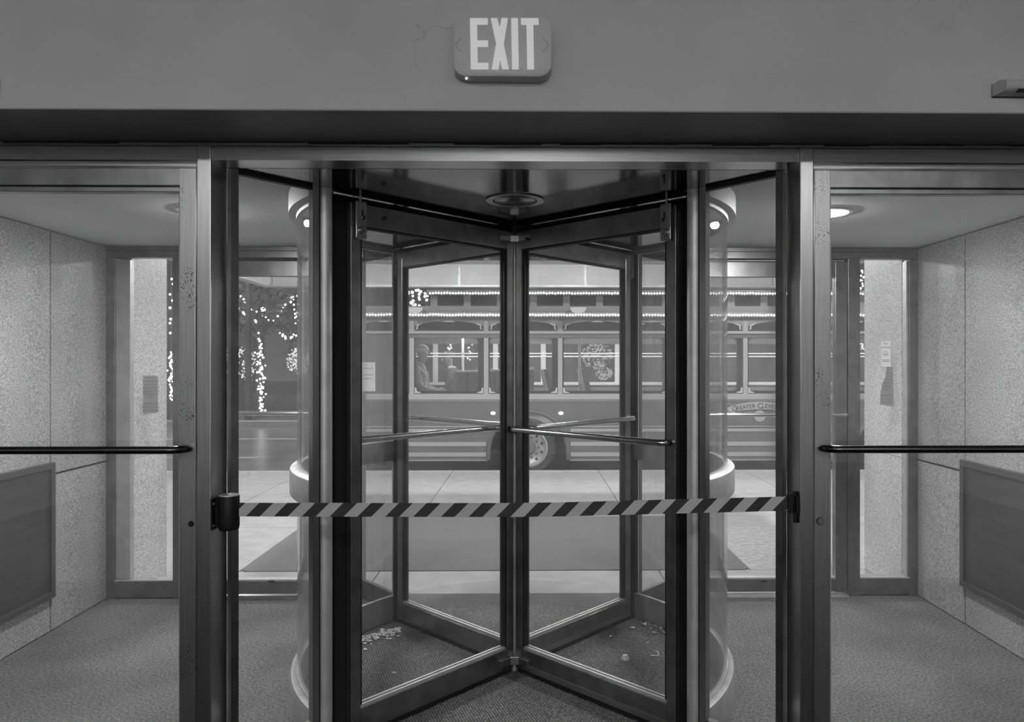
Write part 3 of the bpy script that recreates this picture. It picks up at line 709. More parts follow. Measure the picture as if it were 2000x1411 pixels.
# ---------------------------------------------------------------- notices on the outer glazing
PAPER = paper_mat('white paper', .88); INK = mat('ink', .03, .8); FILM = glass_mat('grey printed film', .45, .45)
INK_G = mat('grey ink', .16, .8)
RX = Matrix.Rotation(PI/2, 4, 'X')
def flat_text(body, cx, y, cz, size, m, root, track=1.0, sx=1.0):
    text_part(body, size, .0002, m, root, Matrix.Translation((cx, y, cz)) @ RX @ Matrix.Diagonal((sx, 1, 1, 1)), track=track)
yg = Y_FAR + .0285
def notice(x0, x1, y0, y1, label, lines, torn=None, mt=FILM):
    a, b = P(x0, y1, yg), P(x1, y0, yg)
    t = thing('window_notice', ((a.x+b.x)/2, yg, a.z), label, 'notice')
    pts = [(P(x, y, yg).x, P(x, y, yg).z) for x, y in (torn or [(x0, y1), (x1, y1), (x1, y0), (x0, y0)])]
    MB().prism(pts, yg - .0006, yg, 'y').build('sheet', mt, t)
    for s, px_, py_, h, sx in lines:
        c = P(px_, py_, yg - .001); flat_text(s, c.x, yg - .001, c.z, h * yg / F * 1.4, INK_G, t, sx=sx)
body = ['FOR THE', 'CONVENIENCE OF', 'OUR GUESTS A', 'SMOKING AREA IS', 'AVAILABLE AT THE', 'HOTEL PARKING', 'FACILITY', 'SMOKING IS NOT', 'PERMITTED AT THE', 'HOTEL ENTRANCE']
ys_ = [738.8, 745.3, 751.8, 758, 764.5, 770.5, 776.8, 789.5, 795.8, 802.3]
notice(279.5, 308.5, 734, 810, 'whole grey printed notice film on the sidelight pane', [(s, 294, y, 3.6, .78) for s, y in zip(body, ys_)],
       torn=[(279.5, 810), (308.5, 806.5), (308.5, 734), (279.5, 734)])
ys2 = [723.5, 729.8, 736, 742.3, 748.8, 755, 761, 773, 779.5, 786]
tails = ['HE', 'IENCE OF', 'ESTS A', 'G AREA IS', 'BLE AT THE', 'EL PARKING', 'FACILITY', 'SMOKING IS NOT', 'MITTED AT THE', 'OTEL ENTRANCE']
xc = [1735, 1737, 1736.5, 1736, 1734.5, 1732, 1732, 1732, 1732, 1732]
notice(1718.5, 1746, 717, 794, 'torn grey printed notice film below the no smoking sign', [(s, x, y, 3.4, .62) for s, y, x in zip(tails, ys2, xc)],
       torn=[(1719, 791), (1745.5, 794.5), (1744, 717), (1731.5, 717), (1728.5, 738), (1723, 750), (1719.5, 768)])
a, b = P(1721.5, 716.5, yg), P(1739.5, 667, yg)
ns = thing('no_smoking_sign', ((a.x+b.x)/2, yg, a.z), 'small white no smoking sign on the sidelight pane', 'sign')
MB().add([(P(x, y, yg).x, yg - .001, P(x, y, yg).z) for x, y in ((1721.8, 716.5), (1739.5, 716.2), (1739.2, 666.3), (1721, 667.5))], [(0, 1, 2, 3)]).build('sheet', PAPER, ns)
for s, y, h in (('NO', 671.5, 4), ('SMOKING', 679.3, 4)):
    c = P(1730.3, y, yg); flat_text(s, c.x, yg - .0014, c.z, h*yg/F*1.4, INK_G, ns, sx=.75 if len(s) > 3 else 1)
c = P(1729, 691, yg); k = yg / F
MB().lathe([(4.6*k, -.0004), (4.6*k, 0), (5.3*k, 0), (5.3*k, -.0004)], (c.x, yg - .0012, c.z), 24, axis='y').build('symbol_ring', INK_G, ns)
MB().box(c.x - 3.4*k, c.x + 3*k, yg - .0016, yg - .0012, c.z - 1.9*k, c.z - .8*k).build('symbol_cigarette', INK, ns)
MB().tube([(c.x + 2*k, yg - .0014, c.z - .4*k), (c.x + .6*k, yg - .0014, c.z + 1.2*k), (c.x + 1.6*k, yg - .0014, c.z + 2.8*k)], .0009, 5).build('symbol_smoke', INK_G, ns)
for y in (703.5, 706.5):
    c = P(1730.5, y, yg); MB().box(c.x - 7.5*k, c.x + 7.5*k, yg - .0015, yg - .0012, c.z - .5*k, c.z + .5*k).build('rule', INK_G, ns)
# white sheet by the outer post of the revolving door
yq = Y_FAR - .03
a, b = P(704.5, 764.5, yq), P(733, 708, yq)
sh_ = thing('paper_sheet', ((a.x+b.x)/2, yq, a.z), 'white paper sheet taped inside the outer splayed pane', 'paper')
MB().add([(a.x, yq - .0005, a.z), (b.x, yq - .0005, a.z), (b.x, yq - .0005, b.z), (a.x, yq - .0005, b.z)], [(0, 1, 2, 3)]).build('sheet', PAPER, sh_)
INK_L = mat('faint ink', .45, .8)
for s, y, h in (('NOTICE', 720, 3), ('THIS DOOR', 732.5, 3), ('CLOSED', 740, 3)):
    c = P(718.5, y, yq)
    MB().box(c.x - .03*(h/3.), c.x + .03*(h/3.), yq - .0014, yq - .001, c.z - .003, c.z + .003).build('print_line', INK_L, sh_)

# ---------------------------------------------------------------- litter in the revolving door
LEAF = mat('pale dry leaf', .9, .8, nscale=60, namt=.3); LEAF_D = mat('brown dry leaf', .3, .85, nscale=60, namt=.3)
def floor_pt(px, py):
    Y = EYE * F / (py - PPY); return P(px, py, Y / 1.0)
def flake(mb, c, r, mi=0):
    a = random.uniform(0, 2*PI); n = random.choice((4, 5, 6)); tz = random.uniform(-.5, .5); tx = random.uniform(-.5, .5)
    top = []; 
    for k in range(n):
        t = a + 2*PI*k/n; q = r*random.uniform(.55, 1.2); x, y = q*math.cos(t), q*math.sin(t)*.7
        top.append((c.x + x, c.y + y, .006 + abs(x*tx + y*tz) + random.uniform(0, r*.4)))
    ctr = (c.x, c.y, .004 + r*.5)
    vs = top + [ctr] + [(p[0], p[1], p[2] - .0012) for p in top] + [(ctr[0], ctr[1], ctr[2] - .0012)]
    fs = [(k, (k+1) % n, n) for k in range(n)] + [(n+1+(k+1) % n, n+1+k, 2*n+1) for k in range(n)] + [(k, n+1+k, n+1+(k+1) % n, (k+1) % n) for k in range(n)]
    mb.add(vs, fs, mi)
m = MB()
for k in range(330):
    u = random.random(); v = random.gauss(0, 1)
    px_ = 690 + 92*u + random.uniform(-4, 4); py_ = 1228 + 20*(1-u)*1.1 + abs(v)*7*(1 - .3*u)
    if py_ > 1268 - 20*u: continue
    flake(m, floor_pt(px_, py_), random.uniform(.006, .016), 0 if random.random() < .6 else 1)
lo = m.build('leaf_litter', [LEAF, LEAF_D]); tag(lo, 'heap of crumbled pale leaves swept into the door corner', 'litter', kind='stuff')
m = MB()
for k in range(60):
    px_ = random.uniform(1258, 1298); py_ = 1218 + (px_ - 1262)*.42 + abs(random.gauss(0, 4.5))
    flake(m, floor_pt(px_, py_), random.uniform(.004, .012), 1 if random.random() < .75 else 0)
lo = m.build('leaf_litter', [LEAF, LEAF_D]); tag(lo, 'thin scatter of brown leaf crumbs beneath the curved glass', 'litter', kind='stuff')
big = [(748, 1234, .02, 'long pale leaf lying on the crumbled leaf heap'), (762, 1251, .018, 'bright curled leaf at the edge of the leaf heap'), (714, 1271, .014, 'pale leaf scrap lying apart on the ribbed mat'),
       (769, 1316, .012, 'tiny pale scrap on the mat beside the door rail'), (1236, 1232, .022, 'pale folded leaf near the brown leaf crumbs'), (1258, 1224, .018, 'upright pale leaf beside the brown leaf crumbs'),
       (1193, 1247, .01, 'small pale crumb near the bottom brush'), (1279, 1241, .026, 'curved brown leaf below the brown leaf crumbs'), (1265, 1260, .01, 'round pale crumb between the leaf and the bent wire')]
for px_, py_, r, lab in big:
    m = MB(); flake(m, floor_pt(px_, py_), r, 0); tag(m.build('dry_leaf', LEAF_D if 'brown leaf below' in lab else LEAF), lab, 'leaf', 'loose leaves on the mat')
c = floor_pt(1221, 1293); m = MB(); n = 9
vs = [(c.x, c.y, .036)]; 
for i, (r, z) in enumerate(((.012, .033), (.019, .02), (.021, .006))):
    for k in range(n): 
        t = PI*1.25*k/(n-1) - .3; vs.append((c.x + r*math.cos(t), c.y - .004 + r*.8*math.sin(t)*-1, z + (.006 if i == 2 and k % 2 else 0)))
fs = [(0, 1+k, 2+k) for k in range(n-1)]
for i in range(2): fs += [(1+i*n+k, 1+(i+1)*n+k, 2+(i+1)*n+k, 2+i*n+k) for k in range(n-1)]
o = m.add(vs, fs).build('leaf_curl', LEAF, smooth=True); so = o.modifiers.new('s', 'SOLIDIFY'); so.thickness = .0015; tag(o, 'cupped white leaf standing alone on the ribbed mat', 'leaf')
q = [floor_pt(1272, 1286), floor_pt(1288, 1285), floor_pt(1284.5, 1277), floor_pt(1278, 1275)]
o = MB().tube([(p.x, p.y, .006 + (.004 if i == 0 else 0)) for i, p in enumerate(q)], [.0035, .0018, .0028, .0015], 6).build('bent_wire', LEAF, smooth=True); tag(o, 'thin bent white wire scrap on the ribbed mat', 'scrap')

# ---------------------------------------------------------------- outside: pavement, road, park
CONC = mat('pale concrete', .42, .8, nscale=7, namt=.12, bump=.15, bscale=90); CONC_K = mat('kerb concrete', .48, .8, nscale=9, namt=.12)
AGG = mat('rough aggregate paving', .44, .85, nscale=22, namt=.28, bump=.5, bscale=30); MATG = mat('dark entrance mat', .17, .95, nscale=40, namt=.15, spec=.1)
ROAD = mat('wet asphalt', .17, .28, nscale=1.3, namt=.3, bump=.05, bscale=60, stretch=(.35, 1.6, 1)); LINE = mat('road paint', .55, .6); LAWN = mat('dark park ground', .07, .9, nscale=6, namt=.3)
pv = MB().box(-14, 14, 4.66, 9.98, -.4, -.03).build('pavement', JOINT); tag(pv, 'pale concrete pavement between the doors and the kerb', 'pavement', kind='structure')
def slab(n, x0, x1, y0, y1, mt, z=0.0): return MB().box(x0 + .004, x1 - .004, y0 + .004, y1 - .004, -.03, z).build(n, mt, pv, bevel=.003)
xj = [-1.067 + 2.02*k for k in range(-6, 7)]
yrow = [(7.0, 8.97), (8.97, 9.85)]
for y0, y1 in yrow:
    for a, b in zip(xj[:-1], xj[1:]): slab('slab', a, b, y0, y1, CONC)
for a, b in ((-5.1, -3.6), (-3.6, -2.09), (1.6, 3.1), (3.1, 4.6)):
    for y0, y1 in ((5.17, 6.55), (6.55, 7.0)): slab('slab', a, b, y0, y1, CONC if a < 0 else (AGG if y0 < 6 else CONC))
for a, b in ((-5.1, -2.6), (-2.6, -1.08), (-1.08, .93), (.93, 2.45), (2.45, 4.6)): slab('slab', a, b, 4.66, 5.17, CONC)
slab('slab', -2.09, 1.6, 5.17, 7.0, CONC, -.006)
mt = MB().prism(rrect(-2.085, 1.595, 5.175, 6.985, .06), -.008, .004).build('entrance_mat', MATG); tag(mt, 'wide dark mat on the pavement outside the revolving door', 'mat')
for a, b in zip(xj[:-1], xj[1:]):
    MB().box(a + .003, b - .003, 9.853, 10.02, -.2, .0).build('kerb_stone', CONC_K, pv, bevel=.01)
rd_ = MB().box(-40, 40, 9.98, 18.6, -.5, -.15).build('road', ROAD); tag(rd_, 'wet dark street with painted lane lines', 'road', kind='structure')
for y0, y1 in ((12.45, 12.6), (15.5, 15.68)):
    for k in range(9): MB().box(-30 + 6.5*k, -24.2 + 6.5*k, y0, y1, -.15, -.146).build('lane_line', LINE, rd_)
pk = MB().box(-60, 60, 18.6, 60, -.5, -.02).build('park_ground', LAWN); tag(pk, 'dark park ground across the street', 'ground', kind='structure')
MB().box(-60, 60, 18.45, 18.7, -.3, .0).build('far_kerb', CONC_K, pk)
o = MB().box(-30, 30, 24.2, 24.6, -.02, .42).build('low_wall', mat('low wall stone', .16, .8, nscale=3, namt=.2)); tag(o, 'low stone wall at the edge of the park', 'wall')
# granite piers flanking the entrance outside
for nm, x0, x1, y1, lab in (('granite_pier', -3.4, -2.575, 5.12, 'pale granite pier outside the pane with the whole notice'), ('granite_pier', 2.44, 3.3, 5.2, 'pale granite pier outside the pane with the torn notice')):
    t = thing(nm, ((x0+x1)/2, 4.9, 0), lab, 'pier', 'outdoor piers')
    for z0, z1 in ((0, .875), (.878, 2.34)): MB().box(x0, x1, 4.67, y1, z0, z1).build('block', GRAN_O, t, bevel=.003)

# ---------------------------------------------------------------- marquee over the pavement
FASC = mat('white metal fascia', .52, .45, nscale=3, namt=.06); 
mq = thing('entrance_canopy', (X0, 6.4, 2.34), 'white panelled canopy with downstand fascia over the pavement', 'canopy')
zb, zs, yfr = 2.345, 2.6, 8.0; xa, xb = -2.867, 2.727
m = MB().box(xa - .1, xb + .1, 4.67, yfr + .12, zs, zs + .3).build('soffit', FASC, mq)
jx = [xa, -2.19, -.787, .618, 2.02, xb]
for a, b in zip(jx[:-1], jx[1:]):
    MB().box(a + .008, b - .008, yfr, yfr + .04, zb + .022, zs).build('fascia_panel', FASC, mq, bevel=.002)
for xx in jx[1:-1]: MB().box(xx - .016, xx + .016, yfr - .006, yfr + .03, zb + .02, zs).build('fascia_joint', ALU_L, mq)
MB().box(xa, xb, yfr - .02, yfr + .09, zb, zb + .022).build('fascia_lip', ALU_L, mq)
for x0, x1 in ((xa - .1, xa), (xb, xb + .1)):
    MB().box(x0, x1, 4.8, yfr + .12, zb, zs).build('side_fascia', FASC, mq)
MB().box(xa - .1, xb + .1, yfr + .09, yfr + .12, zb, zs + .3).build('outer_fascia', FASC, mq)
LAMP_C = emit('canopy lamp', L_CANOPY)
for i, (lx, ly) in enumerate(((-2.0, 6.6), (-.7, 6.6), (.6, 6.6), (1.9, 6.6))):
    t = thing('canopy_downlight', (lx, ly, zs), 'round canopy soffit downlight ' + ('nearest the pier by the whole notice', 'second from the pier by the whole notice', 'second from the pier by the torn notice', 'nearest the pier by the torn notice')[i], 'light', 'canopy downlights')
    MB().lathe([(.115, 0), (.115, -.008), (.085, -.012), (.085, 0)], (lx, ly, zs - .0005), 24).build('trim_ring', FASC, t, smooth=True)
    MB().lathe([(0, -.055), (.04, -.052), (.07, -.036), (.083, -.008), (.083, 0)], (lx, ly, zs - .001), 24).build('lamp', LAMP_C, t)

# ---------------------------------------------------------------- trolley bus
YB = 10.35; kb = YB / F
BODY = mat('dark bus paint', .17, .35, nscale=4, namt=.08); TRIM = mat('cream bus trim', .5, .45); WFR = mat('black window frame', .035, .4)
FASCIA_B = mat('bus fascia paint', .34, .45); CLER = mat('dark clerestory', .05, .25); ROOFB = mat('bus roof', .22, .5)
GOLD = mat('pale ornament', .7, .4); TYRE = mat('tyre rubber', .06, .8, nscale=20, namt=.3); RIM = mat('bright wheel rim', .6, .35, .4); HUB = mat('wheel hub', .2, .5)
BULB = emit('string light bulb', L_BULB, False); SEAT = mat('bus seat', .14, .7); CHROME = mat('bus rail', .75, .35)
BX0, BX1 = PX(694, YB), 6.6; YB2 = YB + 2.35
bus = thing('trolley_bus', ((BX0+BX1)/2, YB + 1.2, -.15), 'old-style trolley bus with arched windows and rows of string lights', 'bus')
def Z(py): return PZ(1053, py, YB)
def bbx(n, x0, x1, y0, y1, z0, z1, mt, bev=0, par=None): return bx(n, x0, x1, y0, y1, z0, z1, mt, par or bus, bev)
zbelt0, zbelt1 = Z(781), Z(769.5); zw0, zw1 = Z(767), Z(661)
wx = PX(1032, YB); arch = .55; wz = Z(876); zarch = Z(808); wx2 = 5.3
ztop = zbelt0
# lower side panels with the wheel arches cut out
def arch_panel(x0, x1, cx):
    pts = [(x0, .10), (cx - arch, .10)] + [(cx - arch*math.cos(t), max(.10, .10 + (zarch - .10)*math.sin(t)**.8)) for t in [PI*k/16 for k in range(1, 16)]] + [(cx + arch, .10), (x1, .10), (x1, ztop), (x0, ztop)]
    bm = MB(); n = len(pts)
    # fan as strips between the arch and the top edge
    vs = []; fs = []
    for p in pts[:-2]:
        vs += [(p[0], YB, p[1]), (p[0], YB, ztop), (p[0], YB + .06, p[1]), (p[0], YB + .06, ztop)]
    for i in range(n - 3):
        a = 4*i; b = a + 4
        fs += [(a, b, b+1, a+1), (a+2, a+3, b+3, b+2), (a, a+2, b+2, b), (a+1, b+1, b+3, a+3)]
    bm.add(vs, fs); return bm
arch_panel(BX0, 2.6, wx).build('side_panel', BODY, bus); arch_panel(2.604, BX1, wx2).build('side_panel', BODY, bus)
for cx in (wx, wx2):
    pts = [(cx - (arch+.03)*math.cos(t), YB - .012, .10 + (zarch + .03 - .10)*math.sin(t)**.8) for t in [PI*k/24 for k in range(25)]]
    MB().tube(pts, .022, 8).build('wheel_arch', BODY, bus, smooth=True)
    wl = MB().lathe([(.40*.7, -.02), (.37, -.035), (.405, 0), (.415, .05), (.415, .2), (.39, .24), (.28, .24), (.25, .1), (.25, .02)], (cx, YB + .06, wz), 40, axis='y').build('wheel', TYRE, bus, smooth=True)
    wl.data.materials[0] = TYRE
    off = Vector((cx, YB + .06, wz))
    MB().lathe([(.285, -.02), (.262, -.026), (.24, .0), (.235, .03), (.17, .06), (.0, .06)], off, 36, axis='y').build('rim', RIM, wl, smooth=True)
    MB().lathe([(0, -.03), (.085, -.03), (.1, -.01), (.105, .06)], off, 24, axis='y').build('hub', HUB, wl, smooth=True)
    for k in range(10):
        t = 2*PI*k/10; MB().lathe([(0, .03), (.018, .03), (.018, .06)], (cx + .145*math.cos(t), YB + .06, wz + .145*math.sin(t)), 8, axis='y').build('lug_nut', HUB, wl)
        t += .3; MB().lathe([(0, .026), (.02, .026), (.02, .05)], (cx + .205*math.cos(t), YB + .06, wz + .205*math.sin(t)), 8, axis='y').build('rim_hole', WFR, wl)
bbx('underbody', BX0 + .2, BX1 - .2, YB + .35, YB2 - .3, -.02, .2, WFR)
bbx('chassis', BX0 + .1, BX1 - .1, YB + .5, YB2 - .4, .2, .5, WFR)
for y0, y1, cut in ((863.7, 871.5, 1), (884, 892, 1), (838, 843.5, 0), (832.5, 834.5, 0)):
    segs = [(BX0 + .02, wx - arch - .06), (wx + arch + .06, wx2 - arch - .06), (wx2 + arch + .06, BX1)] 
    for a, b in segs: bbx('stripe', a, b, YB - .006, YB, Z(y1), Z(y0), TRIM)
for a, b in ((BX0, wx - arch - .05), (wx + arch + .05, wx2 - arch - .05)): bbx('skirt_edge', a, b, YB - .004, YB + .03, .085, .10, TRIM)
bbx('belt_rail', BX0, BX1, YB - .018, YB + .05, zbelt0, zbelt1, TRIM, .003)
bbx('pin_stripe', BX0, BX1, YB - .006, YB, Z(784), Z(782), TRIM)
bbx('upper_rail', BX0, BX1, YB - .015, YB + .05, Z(651.8), Z(647), TRIM)
bbx('window_header', BX0, BX1, YB - .002, YB + .05, Z(660.5), Z(651.8), BODY)
bbx('fascia', BX0, BX1, YB, YB + .05, Z(647), Z(612), FASCIA_B)
bbx('cornice', BX0, BX1, YB - .03, YB + .1, Z(620), Z(611), FASCIA_B, .004)
bbx('upper_fascia', BX0 + .05, BX1, YB + .0, YB + .1, Z(611), Z(598), FASCIA_B)
bbx('lower_roof', BX0, BX1, YB + .1, YB2, Z(612), Z(606), ROOFB)
bbx('clerestory', PX(838, YB+.1), BX1, YB + .1, YB2 - .1, Z(605), Z(575), CLER)
bbx('roof', PX(832, YB), BX1, YB + .03, YB2 - .05, Z(576), Z(566), ROOFB, .01)
for k in range(18):
    x = PX(841, YB+.1) + k*PX(1053 + 64.5, YB+.1) - k*PX(1053, YB+.1)
    if x < BX1 - .1: bbx('clerestory_post', x, x + .1, YB + .085, YB + .1, Z(600), Z(576), FASCIA_B)
# bays
pil = [660, 804.5, 949.5, 1094, 1239, 1310, 1455.5, 1600, 1745, 1890]
for i, (p0, p1) in enumerate(zip(pil[:-1], pil[1:])):
    x0, x1 = PX(p0, YB), PX(p1, YB)
    if i > 0: bbx('pillar', x0 - 4.3*kb, x0 + 4.3*kb, YB - .012, YB + .05, zbelt1, Z(661), TRIM)
    if i > 0: bbx('upper_pillar', x0 - 3.8*kb, x0 + 3.8*kb, YB - .012, YB + .02, Z(647), Z(628), TRIM)
    a, b = max(x0 + 4.3*kb, BX0 + .04), x1 - 4.3*kb
    if b > BX1: b = BX1 - .05
    if b - a < .2: continue
    # window: black surround with a rounded opening
    wa, wb = a + (.02 if i else .3), b - .085
    if i == 0:
        bbx('end_panel', a, b, YB, YB + .04, zbelt1, Z(660.5), BODY)
    else:
        inn = rrect(wa, wb, zw0 + .025, zw1, .055); out = rectlike(inn, a, b, zbelt1, Z(660.5))
        MB().ring(out, inn, YB + .002, YB + .04).build('window_frame', WFR, bus)
        MB().prism(rrect(wa - .01, wb + .01, zw0 + .015, zw1 + .01, .06), YB + .02, YB + .026, 'y').build('window_pane', GLASS_B, bus)
    # arched light above
    a2, b2 = a + .015, b - .015; xm = (a2+b2)/2
    pts = [(a2, Z(646.5)), (b2, Z(646.5)), (b2, Z(637))] + [(b2 + (a2-b2)*k/10, Z(637 - 9.5*math.sin(PI*k/10)**.7)) for k in range(1, 10)] + [(a2, Z(637))]
    MB().prism(pts, YB - .004, YB + .01, 'y').build('arched_light', CLER, bus)
    MB().prism([(xm - .1, Z(629.5)), (xm + .1, Z(629.5)), (xm + .05, Z(627.5)), (xm, Z(626.8)), (xm - .05, Z(627.5))], YB - .008, YB - .004, 'y').build('arch_ornament', GOLD, bus)
    for sx, xc_ in ((1, a + .03), (-1, b - .03)):
        MB().prism([(xc_, Z(644)), (xc_ + sx*.02, Z(644)), (xc_ + sx*.03, Z(636.5)), (xc_ + sx*.09, Z(633)), (xc_ + sx*.08, Z(631.5)), (xc_ + sx*.01, Z(635))], YB - .008, YB - .004, 'y').build('corner_ornament', GOLD, bus)
        if i: MB().prism([(xc_ - sx*.02, Z(768)), (xc_ + sx*.075, Z(768)), (xc_ + sx*.06, Z(766.4)), (xc_ + sx*.01, Z(764.5)), (xc_, Z(758)), (xc_ - sx*.02, Z(757))], YB - .006, YB + .001, 'y').build('corner_ornament', GOLD, bus)
# string lights along roof and cornice, one bulb next to the other
for px0, px1, py, y in ((840, 2000, 573, YB + .0), (711, 1515, 615.3, YB - .045), (1620, 2000, 615.3, YB - .045)):
    m = MB(); x = PX(px0, y); xe = min(PX(px1, y), BX1 - .1); z = PZ(1053, py, y)
    m.tube([(x, y + .012, z), (xe, y + .012, z)], .006, 5, 1)
    while x < xe: m.octa((x, y + random.uniform(-.004, .004), z + random.uniform(-.004, .004)), .0185); x += .041
    m.build('string_light', [BULB, WFR], bus)
for px_ in (809.5, 1129.5):
    c = P(px_, 601, YB - .08)
    bl = MB().lathe([(.118, 0), (.112, -.03), (.085, -.062), (.05, -.08), (0, -.086)], c, 24).build('bowl_lamp', emit('bowl lamp', .75, False), bus, smooth=True)
    MB().lathe([(0, .002), (.122, .002), (.122, -.004), (.0, -.004)], c, 24).build('bowl_rim', TRIM, bl)
    MB().tube([(c.x, c.y, c.z - .02), (c.x, YB + .02, c.z - .02)], .012, 8).build('bowl_bracket', TRIM, bl)
for px_ in (963, 1095.5):
    c = P(px_, 807.5, YB - .012); MB().ball(c, .035, sc=(1.1, .4, .75)).build('marker_lamp', emit('marker lamp', 2.2, False), bus, smooth=True)
# emblem and name board
s0, s1 = PX(1416, YB), PX(1552, YB); xm = (s0+s1)/2
pts = []; n = 20
for k in range(n+1): u = k/n; pts.append((s1 + (s0-s1)*u, Z(799 - 14*math.sin(PI*u)**.85)))
for k in range(n+1): u = k/n; pts.append((s0 + (s1-s0)*(.06 + .88*u), Z(806 - 6*math.sin(PI*u))))
MB().prism(pts, YB - .012, YB - .002, 'y').build('name_board', TRIM, bus)
txt = 'GREATER CLEVELAND'; nn = len(txt)
for k, ch in enumerate(txt):
    if ch == ' ': continue
    u = (k + .5)/nn; px_ = 1432 + (1537 - 1432)*u; sag = 8.5*(1 - math.sin(PI*(.06 + .88*u))**.9)
    c = P(px_, 793.5 + sag, YB - .013)
    big_ = k in (0, 8)
    text_part(ch, (.115 if big_ else .085), .001, INK, bus, Matrix.Translation((c.x, YB - .0135, c.z)) @ Matrix.Rotation(-(u - .5)*-.55, 4, 'Y') @ RX, name='letter')
c = P(1484, 813, YB - .006)
MB().prism([(c.x + .083*math.cos(t), c.z + .083*math.sin(t)) for t in [2*PI*k/28 for k in range(28)]], YB - .008, YB, 'y').build('emblem_disc', TRIM, bus)
for a_, b_ in (((1423, 800), (1437, 808)), ((1545, 800), (1532, 808))):
    A_, B_ = P(a_[0], a_[1], YB - .008), P(b_[0], b_[1], YB - .008); MB().tube([A_, B_], .014, 6).build('scroll', TRIM, bus)
# lit letters at the front of the bus
c = P(1685, 678, YB - .03)
text_part('TRA', .135, .004, emit('lit lettering', 1.6, False), bus, Matrix.Translation(c) @ RX @ Matrix.Diagonal((.5, 1, 1, 1)), name='lit_lettering')
# far side, floor, ceiling, ends
bbx('floor_deck', BX0, BX1, YB + .06, YB2, .5, .56, BODY)
bbx('far_side_panel', BX0, BX1, YB2 - .04, YB2, .1, Z(757), BODY); bbx('far_sill', BX0, BX1, YB2 - .08, YB2 - .04, Z(762), Z(755), CHROME)
bbx('far_header', BX0, BX1, YB2 - .04, YB2, Z(664), Z(605), BODY)
for p_ in (660, 767, 851, 968, 1061, 1205, 1330, 1455, 1600):
    x = PX(p_, YB2); bbx('far_pillar', x - .045, x + .045, YB2 - .06, YB2, Z(757), Z(664), CHROME, .01)
bbx('far_pane', BX0, BX1, YB2 - .02, YB2 - .014, Z(758), Z(663), GLASS_B)
bbx('end_wall', BX0, BX0 + .05, YB, YB2, .1, Z(606), BODY); bbx('end_wall', BX1 - .05, BX1, YB, YB2, .1, Z(606), BODY)
bbx('cabin_light', BX0 + .6, BX1 - .3, YB + 1.1, YB + 1.3, 2.13, 2.15, emit('cabin light', L_BUS))
yr = YB + 1.6
for z in (PZ(1053, 691, yr), PZ(1053, 697, yr)): MB().tube([(BX0 + .2, yr, z), (BX1 - .2, yr, z)], .011, 6).build('grab_rail', CHROME, bus)
for p_, y in ((904, YB + 1.3), (1132, YB + .7)):
    x = PX(p_, y); MB().tube([(x, y, .56), (x, y, 2.15)], .02, 8).build('pole', CHROME, bus, smooth=True)
# seats seen through the windows
def bus_seat(px0, px1, ytop, y, d=1):
    x0, x1 = PX(px0, y), PX(px1, y); z1 = PZ(1053, ytop, y)
    sb = MB().box(x0, x1, y, y + .42, .9, z1 - .03).build('seat_back', SEAT, bus, bevel=.02)
    MB().box(x0 - .01, x1 + .01, y - .01, y + .43, z1 - .03, z1).build('seat_cap', CHROME, sb)
    MB().box((x0+x1)/2 - .012, (x0+x1)/2 + .012, y - .006, y, .9, z1 - .03).build('seat_seam', WFR, sb)
bus_seat(891, 935, 724.5, YB + .55); bus_seat(956, 978, 722, YB + .6); bus_seat(1024, 1043, 718.5, YB + .6)
for px_ in (1058, 1131):
    y = YB + .55; a, b = P(px_, 722, y), P(px_ + 11, 768, y)
    st = MB().tube([a, b], .03, 8).build('seat_frame', CHROME, bus, smooth=True)
    q = Vector((.09, 0, 0)); MB().prism([(a.x + .02, a.z), (b.x + .02, b.z), (b.x + .12, b.z), (a.x + .1, a.z)], y, y + .4, 'y').build('seat_shell', SEAT, st)

